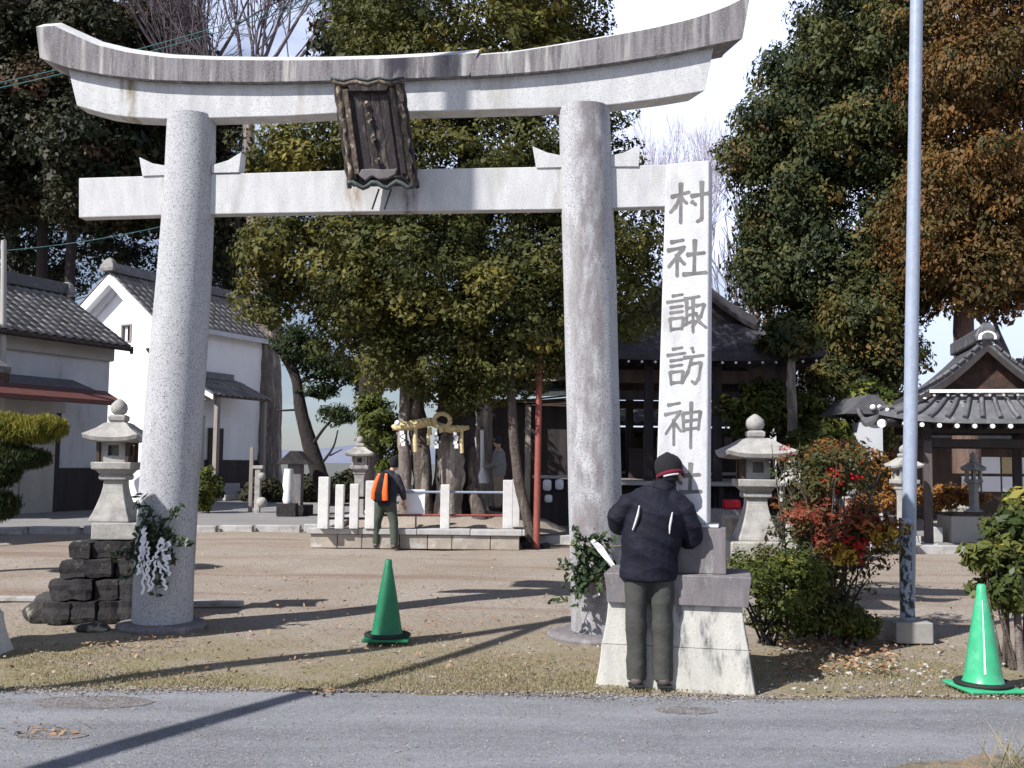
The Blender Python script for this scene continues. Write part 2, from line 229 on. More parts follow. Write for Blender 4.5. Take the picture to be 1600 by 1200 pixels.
# ------------------------------------------------------------------ mesh helpers
rng = np.random.default_rng(7); rnd = random.Random(5)
class MB:
    def __init__(s): s.v = []; s.f = []; s.mi = []; s.sm = []
    def add(s, vs, fs, mi=0, smooth=False):
        o = len(s.v); s.v += [tuple(v) for v in vs]
        for f in fs: s.f.append([o+i for i in f]); s.mi.append(mi); s.sm.append(smooth)
    def box(s, c, size, rot=None, mi=0, taper=1.0):
        c = Vector(c); hx, hy, hz = (x/2 for x in size); vs = []
        for z in (-1, 1):
            t = taper if z > 0 else 1
            for x, y in ((-1, -1), (1, -1), (1, 1), (-1, 1)):
                p = Vector((x*hx*t, y*hy*t, z*hz))
                if rot is not None: p = (Matrix.Rotation(rot, 3, 'Z') if isinstance(rot, (int, float)) else rot) @ p
                vs.append(c+p)
        s.add(vs, [(0, 3, 2, 1), (4, 5, 6, 7), (0, 1, 5, 4), (1, 2, 6, 5), (2, 3, 7, 6), (3, 0, 4, 7)], mi); return s
    def bar(s, a, b, w, h=None, mi=0, up=(0, 0, 1)):
        a = Vector(a); b = Vector(b); h = h or w; d = (b-a); l = d.length; d.normalize()
        x = d.cross(Vector(up)); x = x.normalized() if x.length > 1e-4 else Vector((1, 0, 0)); y = x.cross(d)
        s.box((a+b)/2, (w, l, h), Matrix((x, d, y)).transposed(), mi); return s
    def prism(s, poly, a, mi=0):           # poly: list of 3-D points, swept by vector a
        n = len(poly); a = Vector(a); vs = [Vector(p) for p in poly]; vs += [p+a for p in vs]
        s.add(vs, [list(range(n))[::-1], list(range(n, 2*n))]+[(i, (i+1) % n, n+(i+1) % n, n+i) for i in range(n)], mi); return s
    def tube(s, pts, rad, n=8, mi=0, cap=True, smooth=True, ell=None, jit=0, rr=None):
        pts = [Vector(p) for p in pts]; m = len(pts)
        if not hasattr(rad, '__len__'): rad = [rad]*m
        vs = []; ref = None
        for i, p in enumerate(pts):
            d = (pts[min(i+1, m-1)]-pts[max(i-1, 0)]).normalized()
            if ref is None: ref = d.cross(Vector((0, 1, 0)) if abs(d.y) < .8 else Vector((1, 0, 0))).normalized()
            x = (ref-d*ref.dot(d)).normalized(); ref = x; y = d.cross(x)
            for k in range(n):
                a = 2*math.pi*k/n; q = rad[i]*(1+(jit*(rr or rnd).uniform(-1, 1) if jit else 0))
                e = ell[i] if ell else 1
                vs.append(p+x*math.cos(a)*q+y*math.sin(a)*q*e)
        fs = [(i*n+k, i*n+(k+1) % n, (i+1)*n+(k+1) % n, (i+1)*n+k) for i in range(m-1) for k in range(n)]
        s.add(vs, fs, mi, smooth)
        if cap: s.add([vs[k] for k in range(n)], [list(range(n))[::-1]], mi); s.add([vs[(m-1)*n+k] for k in range(n)], [list(range(n))], mi)
        return s
    def lathe(s, prof, n=24, c=(0, 0, 0), mi=0, smooth=True):
        c = Vector(c); vs = []; m = len(prof)
        for r, z in prof:
            for k in range(n): a = 2*math.pi*k/n; vs.append(c+Vector((r*math.cos(a), r*math.sin(a), z)))
        s.add(vs, [(i*n+k, i*n+(k+1) % n, (i+1)*n+(k+1) % n, (i+1)*n+k) for i in range(m-1) for k in range(n)], mi, smooth)
        s.add(vs[:n], [list(range(n))[::-1]], mi); s.add(vs[-n:], [list(range(n))], mi); return s
    def sqr(s, prof, c=(0, 0, 0), rot=0, lift=0, mi=0, asp=1, sides=4, k=6):   # square (or n-sided) stack of rings; corners may turn up
        c = Vector(c); m = len(prof); rmax = max(p[0] for p in prof); vs = []; n = sides*k
        for r, z in prof:
            for j in range(n):
                side, t = divmod(j, k); t = t/k*2-1; a0 = 2*math.pi*side/sides; h = math.tan(math.pi/sides)
                x, y = r, r*h*t; ang = a0-math.pi/2
                X = x*math.cos(ang)-y*math.sin(ang); Y = (x*math.sin(ang)+y*math.cos(ang))*asp
                p = Vector((X, Y, z+lift*abs(t)**3*(r/rmax)**2)); vs.append(c+Matrix.Rotation(rot, 3, 'Z') @ p)
        s.add(vs, [(i*n+q, i*n+(q+1) % n, (i+1)*n+(q+1) % n, (i+1)*n+q) for i in range(m-1) for q in range(n)], mi)
        s.add(vs[:n], [list(range(n))[::-1]], mi); s.add(vs[-n:], [list(range(n))], mi); return s
    def ball(s, c, r, n=12, mi=0, sz=1, sy=1):
        prof = []; c = Vector(c); vs = []; m = n//2+1
        for i in range(m):
            a = math.pi*i/(m-1)
            for k in range(n): b = 2*math.pi*k/n; vs.append(c+Vector((r*math.sin(a)*math.cos(b), r*math.sin(a)*math.sin(b)*sy, -r*math.cos(a)*sz)))
        s.add(vs, [(i*n+k, i*n+(k+1) % n, (i+1)*n+(k+1) % n, (i+1)*n+k) for i in range(m-1) for k in range(n)], mi, True); return s
    def build(s, name, mats, parent=None, bevel=0, seg=2):
        me = bpy.data.meshes.new(name); me.from_pydata(s.v, [], s.f)
        for m in (mats if isinstance(mats, (list, tuple)) else [mats]): me.materials.append(MT[m])
        me.polygons.foreach_set('material_index', s.mi); me.polygons.foreach_set('use_smooth', s.sm); me.update()
        return link(name, me, parent, bevel, seg)
def link(name, me, parent=None, bevel=0, seg=2):
    o = bpy.data.objects.new(name, me); COL.objects.link(o)
    if parent is not None: o.parent = parent
    if bevel:
        b = o.modifiers.new('bevel', 'BEVEL'); b.width = bevel; b.segments = seg; b.limit_method = 'ANGLE'; b.angle_limit = R(35)
    return o
def empty(name, loc=(0, 0, 0), rz=0, label=None, cat=None, group=None):
    o = bpy.data.objects.new(name, None); COL.objects.link(o); o.location = loc; o.rotation_euler = (0, 0, rz); o.empty_display_size = .2
    if label: tag(o, label, cat, group)
    return o
def tag(o, label=None, cat=None, group=None, kind=None):
    if label: o['label'] = label
    if cat: o['category'] = cat
    if group: o['group'] = group
    if kind: o['kind'] = kind
    return o
def struct(o): o['kind'] = 'structure'; return o
def stuff(o): o['kind'] = 'stuff'; return o
KIDS = {}
def copy_tree(o, parent=None):
    c = o.copy(); COL.objects.link(c); c.parent = parent
    for ch in [x for x in bpy.data.objects if x.parent == o]: copy_tree(ch, c)
    return c
def inst(name, me, parent, M=None, loc=None, rz=0, scale=None, bevel=0):
    o = bpy.data.objects.new(name, me); COL.objects.link(o); o.parent = parent
    if M is not None: o.matrix_local = M
    else:
        o.location = loc; o.rotation_euler = (0, 0, rz)
        if scale: o.scale = scale
    if bevel:
        b = o.modifiers.new('bevel', 'BEVEL'); b.width = bevel; b.segments = 1; b.limit_method = 'ANGLE'
    return o
def meshof(mb, name, m):
    o = mb.build(name, m); me = o.data; bpy.data.objects.remove(o); return me

# leaves: every leaf a small folded quad
def leaf_mesh(name, Pn, Nn, L_, W_, tint, m, parent=None, droop=None):
    N = len(Pn); Nn = Nn/np.maximum(np.linalg.norm(Nn, axis=1, keepdims=True), 1e-6)
    a = rng.normal(size=(N, 3)); 
    if droop is not None: a = a*.6+np.array([0, 0, -droop])
    u = a-Nn*np.sum(a*Nn, axis=1, keepdims=True); u /= np.maximum(np.linalg.norm(u, axis=1, keepdims=True), 1e-6)
    w = np.cross(Nn, u); L_ = np.broadcast_to(L_, (N,))[:, None]; W_ = np.broadcast_to(W_, (N,))[:, None]
    V = np.empty((N, 4, 3)); V[:, 0] = Pn-u*L_*.5; V[:, 1] = Pn+w*W_*.5+Nn*W_*.12; V[:, 2] = Pn+u*L_*.5; V[:, 3] = Pn-w*W_*.5+Nn*W_*.12
    me = bpy.data.meshes.new(name); me.vertices.add(N*4); me.vertices.foreach_set('co', V.reshape(-1))
    me.loops.add(N*4); me.loops.foreach_set('vertex_index', np.arange(N*4, dtype=np.int32))
    me.polygons.add(N); me.polygons.foreach_set('loop_start', np.arange(0, N*4, 4, dtype=np.int32))
    me.update(calc_edges=True); at = me.attributes.new('tint', 'FLOAT', 'FACE'); at.data.foreach_set('value', np.clip(tint, 0, 1).astype(np.float32))
    me.materials.append(MT[m]); return link(name, me, parent)
def crown(blobs, nclump, cr, nleaf, ls, m, parent, name='crown', shell=.55, flat=.6, bias=.55, tmean=.45, tvar=.22, lw=.55, droop=None, upbias=.5):
    """blobs: (centre Vector, rx, ry, rz). clumps are scattered through the blobs, leaves through each clump"""
    vol = np.array([b[1]*b[2]*b[3] for b in blobs])**.67; pick = rng.choice(len(blobs), nclump, p=vol/vol.sum())
    C = np.array([list(b[0]) for b in blobs])[pick]; S = np.array([b[1:4] for b in blobs])[pick]
    d = rng.normal(size=(nclump, 3)); d /= np.linalg.norm(d, axis=1, keepdims=True)
    r = shell+(1-shell)*rng.random((nclump, 1))**.6; cc = C+d*r*S
    R_ = cr*rng.uniform(.42, 1.5, nclump)
    n = rng.poisson(nleaf*(R_/cr)**2); idx = np.repeat(np.arange(nclump), n); N = len(idx)
    q = rng.normal(size=(N, 3)); q /= np.linalg.norm(q, axis=1, keepdims=True); q *= (.35+.65*rng.random((N, 1))**.5)
    q[:, 2] *= flat
    out = d[idx]*bias+np.array([0, 0, upbias])
    pos = cc[idx]+q*R_[idx][:, None]
    nrm = q*.8+out+rng.normal(size=(N, 3))*.55
    ct = rng.normal(tmean, tvar, nclump); tint = ct[idx]+rng.normal(0, .055, N)
    sz = ls*np.clip(rng.lognormal(0, .38, N), .4, 2.2)*(.8+.4*rng.random(nclump))[idx]
    return leaf_mesh(name, pos, nrm, sz, sz*lw, tint, m, parent, droop)
def pb(px, py, Y, rx, ry, rd):       # a blob given by where it shows, its distance and half sizes in picture units
    return (P(px, py, Y), rx*Y/1600, rd, ry*Y/1600)

def branches(mb, p, d, length, r, depth, spread=.5, ratio=.72, n=5, up=.15, kids=(2, 3), rr=rnd, minr=.004, bend=.12):
    pts = [Vector(p)]; rad = [r]; steps = 4 if depth > 1 else 3; dd = Vector(d).normalized()
    for i in range(steps):
        dd = (dd+Vector((rr.uniform(-1, 1), rr.uniform(-1, 1), rr.uniform(-1, 1)))*bend+Vector((0, 0, up*.2))).normalized()
        pts.append(pts[-1]+dd*length/steps); rad.append(max(minr, r*(1-.35*(i+1)/steps)))
    mb.tube(pts, rad, n if r > .03 else 4, cap=False)
    if depth <= 0: return
    for k in range(rr.randint(*kids)):
        j = rr.randint(2, steps); a = Vector((rr.uniform(-1, 1), rr.uniform(-1, 1), rr.uniform(-.6, 1))).normalized()
        nd = (dd+a*spread+Vector((0, 0, up))).normalized()
        branches(mb, pts[j], nd, length*ratio*rr.uniform(.75, 1.15), rad[j]*.68, depth-1, spread, ratio, n, up, kids, rr, minr, bend)
    branches(mb, pts[-1], dd, length*ratio, rad[-1]*.85, depth-1, spread, ratio, n, up, kids, rr, minr, bend)

# ================================================================== SETTING
def sheet(name, pts, z, m):
    mb = MB(); mb.add([(x, y, z) for x, y in pts], [list(range(len(pts)))]); return struct(mb.build(name, m))
# ground, gently uneven
mb = MB(); nx, ny = 60, 50
xs = np.concatenate([[-900, -300, -100, -50], np.linspace(-26, 26, 66), [50, 100, 300, 900]]); ys = np.concatenate([[-60, -10, 0], np.linspace(4, 34, 60), [45, 70, 120, 300, 900, 1500]])
vs = []
for y in ys:
    for x in xs: vs.append((x, y, (.012*math.sin(x*1.3+y*.7)+.009*math.sin(x*3.1-y*1.9)-.022) if 7.6 < y < 60 else -.03))
nX = len(xs); fs = [(j*nX+i, j*nX+i+1, (j+1)*nX+i+1, (j+1)*nX+i) for j in range(len(ys)-1) for i in range(nX-1)]
mb.add(vs, fs, 0, True); struct(mb.build('ground', 'earth'))
# road with a ragged broken edge
edge = []
for i in range(121):
    x = -30+i*.5; edge.append((x, 7.12+.035*math.sin(x*2.3)+.03*math.sin(x*5.1+1)+rnd.uniform(-.025, .025)))
mb = MB(); top = [(x, y, .006) for x, y in edge]; bot = [(x, -6, .006) for x, y in edge]
mb.add(top+bot, [(i, i+1, 121+i+1, 121+i)[::-1] for i in range(120)])
mb.add(top+[(x, y+.02, -.04) for x, y, z in top], [(i, i+1, 121+i+1, 121+i) for i in range(120)]); struct(mb.build('road', 'asphalt'))
# near verge at the lower right
vp = [G(1340+i*20, 1208-30*(1-math.exp(-i/7))+rnd.uniform(-4, 4)+3*math.sin(i*1.1)) for i in range(26)]+[G(2300, 1165)]
sheet('verge', [(p.x, p.y) for p in vp]+[(6, 4.3), (1.6, 4.3)], .011, 'grass_patch')
# grey lane in front of the houses, and its kerb stones
a = G(-150, 834); b = G(480, 828)
sheet('lane', [(-30, a.y+.1), (b.x+.3, b.y+.1), (b.x+.5, 60), (-40, 60)], .004, 'gravel_lane')
kr = struct(empty('kerb', (0, 0, 0)))
kb = [meshof(MB().box((0, 0, .0), (.88*s, .20, .20)), 'kerb_stone', 'coping') for s in (1, .8, 1.1)]
x = -14.5
while x < b.x+.3:
    s = rnd.randrange(3); w = .9*(1, .8, 1.1)[s]
    inst('kerb_stone', kb[s], kr, loc=(x+w/2, a.y+.0+(x-a.x)*(b.y-a.y)/(b.x-a.x)+rnd.uniform(-.015, .015), .02+rnd.uniform(-.01, .015)), rz=rnd.uniform(-.02, .02), bevel=.012); x += w
# pale paving right of the torii path, in front of the pavilions
sheet('paving', [(2.6, 19.2), (16, 19.2), (16, 26), (2.6, 26)], .006, 'gravel_lane')
kr2 = struct(empty('paving_edge', (0, 0, 0)))
x = 2.6
while x < 12:
    s = rnd.randrange(3); w = .9*(1, .8, 1.1)[s]; inst('kerb_stone', kb[s], kr2, loc=(x+w/2, 19.1, .03+rnd.uniform(-.01, .01)), bevel=.012); x += w
sheet('far_fields', [(-900, 58), (900, 58), (900, 1400), (-900, 1400)], -.012, 'field')
# hills
mb = MB(); N = 90; vs = []
for i in range(N+1):
    x = -500+i*(1100/N); h = 5+3*math.sin(i*.21+1)+2*math.sin(i*.53)+1*math.sin(i*1.3)+30/(1+math.exp(-(i-56)/3))
    vs += [(x, 380, -2), (x, 420, h*.6), (x, 470, h)]
mb.add(vs, [(i*3+k, (i+1)*3+k, (i+1)*3+k+1, i*3+k+1) for i in range(N) for k in range(2)], 0, True); struct(mb.build('hills', 'hill'))

# ================================================================== TORII
TL = G(253, 986); TR = G(930, 1001); TE = (TR-TL).normalized(); TN = Vector((-TE.y, TE.x, 0))   # TN points away from the camera
SPAN = (TR-TL).length; tang = math.atan2(TE.y, TE.x)
torii = empty('torii_gate', TL, tang, 'tall weathered white granite torii gate spanning the shrine entrance', 'torii gate')
def tp(px, py, off=0.0):
    p = onplane(px, py, TL+TN*off, TN); d = p-TL; return d.dot(TE), p.z       # s along the gate, z
sq = lambda px, py, off: tp(px, py, off)[0]
stain_shade_bands('granite_right', 'granite_pillar', [(sq(918, 300, .0), .17, (.17, .15, .155), .85), (sq(940, 300, .0), .07, (.14, .12, .125), .6)])
def pillar(edges, name='pillar', m='granite_pillar'):
    mb = MB(); pr = []; n = 32; vs = []
    for (lx, rx, y) in edges:
        s0, z0 = tp(lx, y, .24); s1, z1 = tp(rx, y, .24); pr.append(((s0+s1)/2, (z0+z1)/2, abs(s1-s0)/2))
    for s, z, r in pr:
        for k in range(n):
            a = 2*math.pi*k/n; q = r*(1+.012*math.sin(3*a+z*2)); vs.append((s+q*math.cos(a), .26+q*math.sin(a), z))
    mb.add(vs, [(i*n+(k+1) % n, i*n+k, (i+1)*n+k, (i+1)*n+(k+1) % n) for i in range(len(pr)-1) for k in range(n)], 0, True)
    return mb.build(name, m, torii), pr
ple, prl = pillar([(263, 335, 183), (257, 333, 300), (246, 327, 430), (236, 321, 540), (228, 314, 650), (218, 306, 780), (210, 299, 900), (206, 296, 1000)])
pre, prr = pillar([(873, 953, 170), (876, 957, 300), (880, 963, 430), (883, 966, 540), (886, 969, 650), (888, 972, 800), (891, 975, 900), (893, 978, 1012)], m='granite_right')
for pr, w in ((prl, .0), (prr, .06)):
    s = pr[-1][0]; MB().lathe([(.40+w, -.05), (.42+w, .015), (.40+w, .04), (.34+w, .05)], 20, (s, .26, 0)).build('foundation_stone', 'cap_stone', torii, .006)
def beam(top, bot, off, half, ridge=0, mats=('granite',), name='beam', front_inset=0, endl=None, endr=None, skew=0):
    """a curved beam: stations along its length; top/bot are picture polylines on its front face"""
    def interp(pl, x):
        for (x0, y0), (x1, y1) in zip(pl, pl[1:]):
            if x0 <= x <= x1: return y0+(y1-y0)*(x-x0)/(x1-x0)
        return pl[0][1] if x < pl[0][0] else pl[-1][1]
    x0 = max(top[0][0], bot[0][0]); x1 = min(top[-1][0], bot[-1][0]); n = max(4, int((x1-x0)/22)); st = []
    for i in range(n+1):
        x = x0+(x1-x0)*i/n; xt = xb = xm = x
        if i == 0: xt, xb = top[0][0], bot[0][0]; xm = xm2 = (xt+xb)/2
        elif i == n: xt, xb = top[-1][0], bot[-1][0]; xm = xm2 = (xt+xb)/2
        else: xm2 = xm
        if i == 0 and endl: xt, xm2, xm, xb = endl
        if i == n and endr: xt, xm2, xm, xb = endr
        ym = (interp(top, xm)+interp(bot, xm))/2
        st.append([tp(xb, interp(bot, xb), off), tp(xm, ym, off), tp(xm2, ym, off), tp(xt, interp(top, xt), off)])
    vs = []; D = 2*half; c = []
    for si, (B, M1, M2, T) in enumerate(st):
        rz = T[1]+ridge; k_ = skew if si == len(st)-1 else 0
        vs += [(B[0], off, B[1]), (M1[0], off, M1[1]), (M2[0], off, M2[1]), (T[0], off, T[1]), (T[0]-k_*.37, off+half*.75, rz), (T[0]-k_*.62, off+half*1.25, rz),
               (T[0]-k_, off+D, T[1]), (M2[0]-k_, off+D, M2[1]), (M1[0]-k_, off+D, M1[1]), (B[0]-k_, off+D, B[1])]
    m = 10; mb = MB()
    for i in range(len(st)-1):
        for k in range(m):
            k2 = (k+1) % m; mi = 1 if (len(mats) > 1 and k in (3, 4, 5)) else 0  # top faces paler: sun on the chamfer put into the stone colour
            mb.add([vs[i*m+k], vs[i*m+k2], vs[(i+1)*m+k2], vs[(i+1)*m+k]], [(3, 2, 1, 0)], mi)
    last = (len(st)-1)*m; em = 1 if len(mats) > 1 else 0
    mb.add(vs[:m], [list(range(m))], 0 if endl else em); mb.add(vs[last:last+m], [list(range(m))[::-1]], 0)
    o = mb.build(name, list(mats), torii)
    me = o.data; bm = bmesh.new(); bm.from_mesh(me); bmesh.ops.remove_doubles(bm, verts=bm.verts, dist=.0005); bmesh.ops.recalc_face_normals(bm, faces=bm.faces)
    bm.to_mesh(me); bm.free(); b = o.modifiers.new('bevel', 'BEVEL'); b.width = .008; b.segments = 2; b.limit_method = 'ANGLE'; b.angle_limit = R(30)
    return o
stain_shade_bands('granite_second', 'granite', [(sq(205, 150, .145), .07, (.20, .17, .10), 1), (sq(190, 150, .145), .03, (.26, .22, .14), .7), (sq(870, 140, .145), .16, (.36, .36, .35), .6), (sq(660, 150, .145), .12, (.33, .34, .35), .7), (sq(470, 150, .145), .06, (.38, .35, .30), .7), (sq(745, 140, .145), .05, (.33, .33, .33), .7)])  # grey band nearest the right pillar is a cast shadow put into the colour
stain_shade_bands('granite_tie', 'granite', [(sq(552, 315, .2), .10, (.27, .19, .11), .9), (sq(640, 315, .2), .09, (.12, .10, .10), .95), (sq(258, 300, .2), .05, (.3, .28, .22), .8), (sq(870, 300, .2), .06, (.32, .31, .28), .7), (sq(760, 300, .2), .10, (.36, .36, .36), .6)])  # last grey band paints a soft cast shadow onto the stone
stain_shade_bands('granite_roofbeam', 'granite_weathered', [(sq(622, 105, .06), .20, (.035, .032, .045), .95), (sq(70, 60, .06), .09, (.40, .39, .37), .9), (sq(130, 90, .06), .03, (.40, .39, .37), .9), (sq(158, 100, .06), .025, (.40, .39, .37), .9), (sq(1080, 50, .06), .10, (.36, .35, .34), .8), (sq(900, 80, .06), .05, (.36, .35, .34), .8)])
ktop = [(56, 42), (80, 38), (110, 52), (150, 70), (200, 82), (260, 90), (330, 93), (400, 94), (500, 94), (610, 91), (700, 86), (747, 82)]
ktopr = [(747, 86), (800, 82), (870, 71), (950, 57), (1020, 44), (1080, 30), (1130, 13), (1172, -8)]
kbot = [(62, 90), (100, 104), (160, 116), (230, 124), (300, 127), (400, 128), (500, 126), (600, 124), (733, 118)]
kbotr = [(735, 119), (800, 115), (870, 109), (950, 99), (1050, 83), (1160, 60)]
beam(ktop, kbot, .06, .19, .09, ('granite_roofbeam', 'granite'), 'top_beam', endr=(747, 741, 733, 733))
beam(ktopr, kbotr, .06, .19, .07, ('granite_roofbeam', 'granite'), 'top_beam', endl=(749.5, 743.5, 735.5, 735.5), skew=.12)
beam([(104, 96), (160, 112), (230, 120), (330, 123), (450, 122), (600, 120), (740, 114), (870, 104), (1000, 88), (1118, 62)],
     [(120, 165), (160, 177), (200, 183), (265, 186), (340, 184), (450, 181), (520, 177), (640, 174), (740, 172), (870, 168), (953, 164), (1030, 154), (1101, 142)], .145, .11, 0, ('granite_second',), 'second_beam', skew=.10)
beam([(123, 278), (257, 274), (540, 266), (875, 260), (1000, 258), (1092, 256)], [(123, 340), (257, 336), (540, 331), (875, 327), (955, 325), (1092, 321)], .20, .065, 0, ('granite_tie',), 'tie_beam')
for pl in ([(217, 245), (222, 275), (262, 273), (262, 259), (238, 255)], [(330, 258), (356, 250), (377, 237), (373, 269), (330, 270)],
           [(832, 228), (838, 262), (880, 261), (880, 243), (855, 238)], [(950, 244), (975, 238), (1001, 225), (998, 260), (950, 260)]):
    q = [tp(x, y, .18) for x, y in pl]; MB().prism([(s, .185, z) for s, z in q], (0, .15, 0)).build('wedge', 'granite', torii, .004)

# plaque on the gate
def plaque():
    q = {k: tp(x, y, -.16) for k, (x, y) in dict(tl=(524, 132), tr=(632, 128), bl=(540, 292), br=(651, 286)).items()}
    cs = (q['bl'][0]+q['br'][0])/2; zb = (q['bl'][1]+q['br'][1])/2; zt = (q['tl'][1]+q['tr'][1])/2
    pw = TL+TE*cs+TN*.02; e = empty('name_plaque', (pw.x, pw.y, zb), tang, 'weathered dark wooden name plaque with gilt frame hanging on the torii', 'plaque')
    H = zt-zb; w = q['br'][0]-q['bl'][0]; wt = q['tr'][0]-q['tl'][0]
    shift = (q['tl'][0]+q['tr'][0])/2-cs; lean = -.20
    def pt(u, v, d=0): return Vector((shift*v+u*(w+(wt-w)*v)/2, lean*v-.06-d, H*v))   # u -1..1, v 0..1
    def plate(u0, u1, v0, v1, d, th, nm, m, bev=.004, wob=0, k=1):
        mb = MB(); n = k
        for i in range(n):
            a0 = v0+(v1-v0)*i/n; a1 = v0+(v1-v0)*(i+1)/n; o1 = rnd.uniform(-wob, wob); 
            mb.prism([pt(u0+o1, a0, d), pt(u1+o1, a0, d), pt(u1+o1, a1, d), pt(u0+o1, a1, d)], (0, th, 0))
        return mb.build(nm, m, e, bev)
    plate(-.90, .90, .03, .95, 0, .05, 'back_board', 'old_board')
    for i in range(4):
        u0 = -.50+i*.25; plate(u0+.006, u0+.244, .15, .86, .015+.004*(i % 2), .03, 'plank', 'old_board')
    for sgn in (-1, 1):
        u = .60*sgn; plate(min(u, u+sgn*.14), max(u, u+sgn*.14), .12, .90, .055, .06, 'inner_moulding', 'gilt' if sgn < 0 else 'old_board')
        mb = MB(); n = 9                                    # scalloped carved border
        pts = [pt(sgn*(.86+.03*math.sin(i*1.7)), .02+.94*i/18, .035) for i in range(19)]
        mb.tube(pts, [.020+.010*abs(math.sin(i*1.05+rnd.uniform(-.5, .5))) for i in range(19)], 7, jit=.25); mb.build('carved_border', 'gilt', e)
        pts = [pt(sgn*(.95+.03*math.sin(i*2.1+1)), .0+.97*i/18, .0) for i in range(19)]
        mb = MB(); mb.tube(pts, [.020+.010*abs(math.sin(i*1.05)) for i in range(19)], 6); mb.build('edge_trim', 'old_board', e)
        inner = [pt(sgn*.76, .08+.84*i/6, .02) for i in range(7)]; MB().tube(inner, .028, 6).build('frame_side', 'old_board', e)
    mb = MB(); mb.tube([pt(-1.0+2*i/12, .955+.015*math.cos(i*1.6), .05) for i in range(13)], [.02]*13, 7, jit=.25); mb.build('carved_border', 'gilt', e)
    mb = MB(); mb.tube([pt(-1.05+2.1*i/12, 1.0+.01*math.cos(i*1.6), .02) for i in range(13)], [.014]*13, 7); mb.build('edge_trim', 'verdigris', e)
    mb = MB(); mb.tube([pt(-.98+1.96*i/14, .02+.03*math.sin(i*1.35+.5), .05) for i in range(15)], [.022]*15, 7); mb.build('edge_trim', 'verdigris', e)
    lob = [(-.62, .105), (-.52, .16), (-.2, .165), (.15, .155), (.5, .165), (.42, .11), (.2, .075), (-.05, .065), (-.25, .10), (-.45, .055)]
    MB().prism([pt(u, v, .075) for u, v in lob], (0, .05, 0)).build('lower_panel', 'cap_stone', e, .008)
    MB().prism([pt(u, v, .06) for u, v in ((-.5, .88), (.5, .88), (.62, .94), (-.62, .94))], (0, .05, 0)).build('upper_panel', 'old_board', e, .004)
    for i, (u, v) in enumerate(((-.22, .76), (-.20, .66), (-.16, .60), (-.16, .46), (-.14, .42), (-.10, .24))):
        mb = MB(); mb.bar(pt(u, v, .045), pt(u+.13, v+.028, .045), .02, .012, up=(0, 1, 0)); mb.bar(pt(u+.04, v-.02, .045), pt(u+.06, v+.03, .045), .013, .012, up=(0, 1, 0)); mb.build('gilt_stroke', 'gilt', e)
    for k in range(2):
        MB().bar(pt(-.12+.35*k, -.01, .02), pt(-.42+.35*k, -.19, -.02), .012, .012).build('hanging_wire', 'cable', e)
plaque()

# evergreen sprays with paper streamers tied to each pillar
def spray(px, py, name_label, pr, flip=1, yel=False):
    s, z = tp(px, py, 0); c = TL+TE*s-TN*.05; e = empty('new_year_spray', (c.x, c.y, 0), tang, name_label, 'decoration', 'sprays of leaves tied to the torii pillars')
    lv = []; mb = MB(); tips = []
    for k in range(24):
        a = rnd.uniform(-1.3, 1.3)+.1*flip; l = rnd.uniform(.18, .50); d = Vector((math.sin(a), -.22, math.cos(a)*rnd.choice((1, 1, -.5))))
        p0 = Vector((rnd.uniform(-.05, .05), -.03, z-.12+rnd.uniform(-.25, .05))); pts = [p0+d*l*t+Vector((0, 0, -.10*t*t)) for t in (0, .35, .7, 1)]; mb.tube(pts, [.006, .005, .004, .002], 5)
        for t in np.linspace(.2, 1, 11): lv.append(p0+d*l*t+Vector((0, 0, -.10*t*t))+Vector([rnd.uniform(-.035, .035) for _ in range(3)]))
    mb.build('twig', 'bark_dark', e)
    A = np.array([list(v) for v in lv for _ in range(2)])+rng.normal(size=(len(lv)*2, 3))*.018
    leaf_mesh('foliage', A, rng.normal(size=A.shape)*.6+np.array([-.4, -.8, .5]), rng.uniform(.06, .11, len(A)), rng.uniform(.028, .045, len(A)), rng.random(len(A)), 'leaf_spray', e)
    return e, z
e, z = spray(248, 818, 'leafy spray with mauve white paper streamers tied low on the left torii pillar', prl)
def streamer(e, p0, p1, w, wob, n=9, m='paper'):
    mb = MB(); p0 = Vector(p0); p1 = Vector(p1)
    for i in range(n):
        a = p0.lerp(p1, i/n); b = p0.lerp(p1, (i+1)/n); o = Vector((wob*(1 if i % 2 else -1), rnd.uniform(-.01, .01), 0))
        mb.bar(a-o, b+o, w, .004, up=(0, 1, 0))
    mb.build('paper_streamer', m, e)
for a, b_ in (((-.06, -.12, z-.02), (-.04, -.15, z-.62)), ((-.07, -.12, z-.02), (-.09, -.16, z-.45)), ((-.03, -.12, z-.15), (.02, -.16, z-.60)), ((.08, -.12, z-.15), (.04, -.16, z-.58)), ((.06, -.12, z-.28), (.18, -.16, z-.58)), ((.10, -.12, z-.2), (.2, -.14, z-.45))):
    streamer(e, a, b_, .020, .012, 11); streamer(e, (a[0]+.02, a[1]-.01, a[2]-.05), (b_[0]+rnd.uniform(-.05, .05), b_[1]-.01, b_[2]+rnd.uniform(0, .2)), .014, .009, 10)
for k in range(6): MB().box((.14+rnd.uniform(-.03, .09), -.14, z-.22+rnd.uniform(-.12, .08)), (.05, .004, .05), Matrix.Rotation(rnd.uniform(0, 3), 3, 'Y')).build('paper_fold', 'paper', e)
e, z = spray(928, 850, 'leafy spray with broad white paper streamer and yellow tie on the right torii pillar', prr)
mb = MB(); q = [(-.02, .05), (.05, -.02), (.11, -.10), (.17, -.18), (.19, -.26), (.20, -.36)]; pv = []
for k_, (a, b_) in enumerate(q):
    w_ = .016+.009*math.sin(k_*1.7)+.003*k_; pv += [(a-w_, -.17+.02*(k_ % 2), z+b_-w_*.6), (a+w_, -.17-.015*(k_ % 2), z+b_+w_*.6)]
pv2 = [(x, y+.006, zz) for x, y, zz in pv]; nq = len(q)
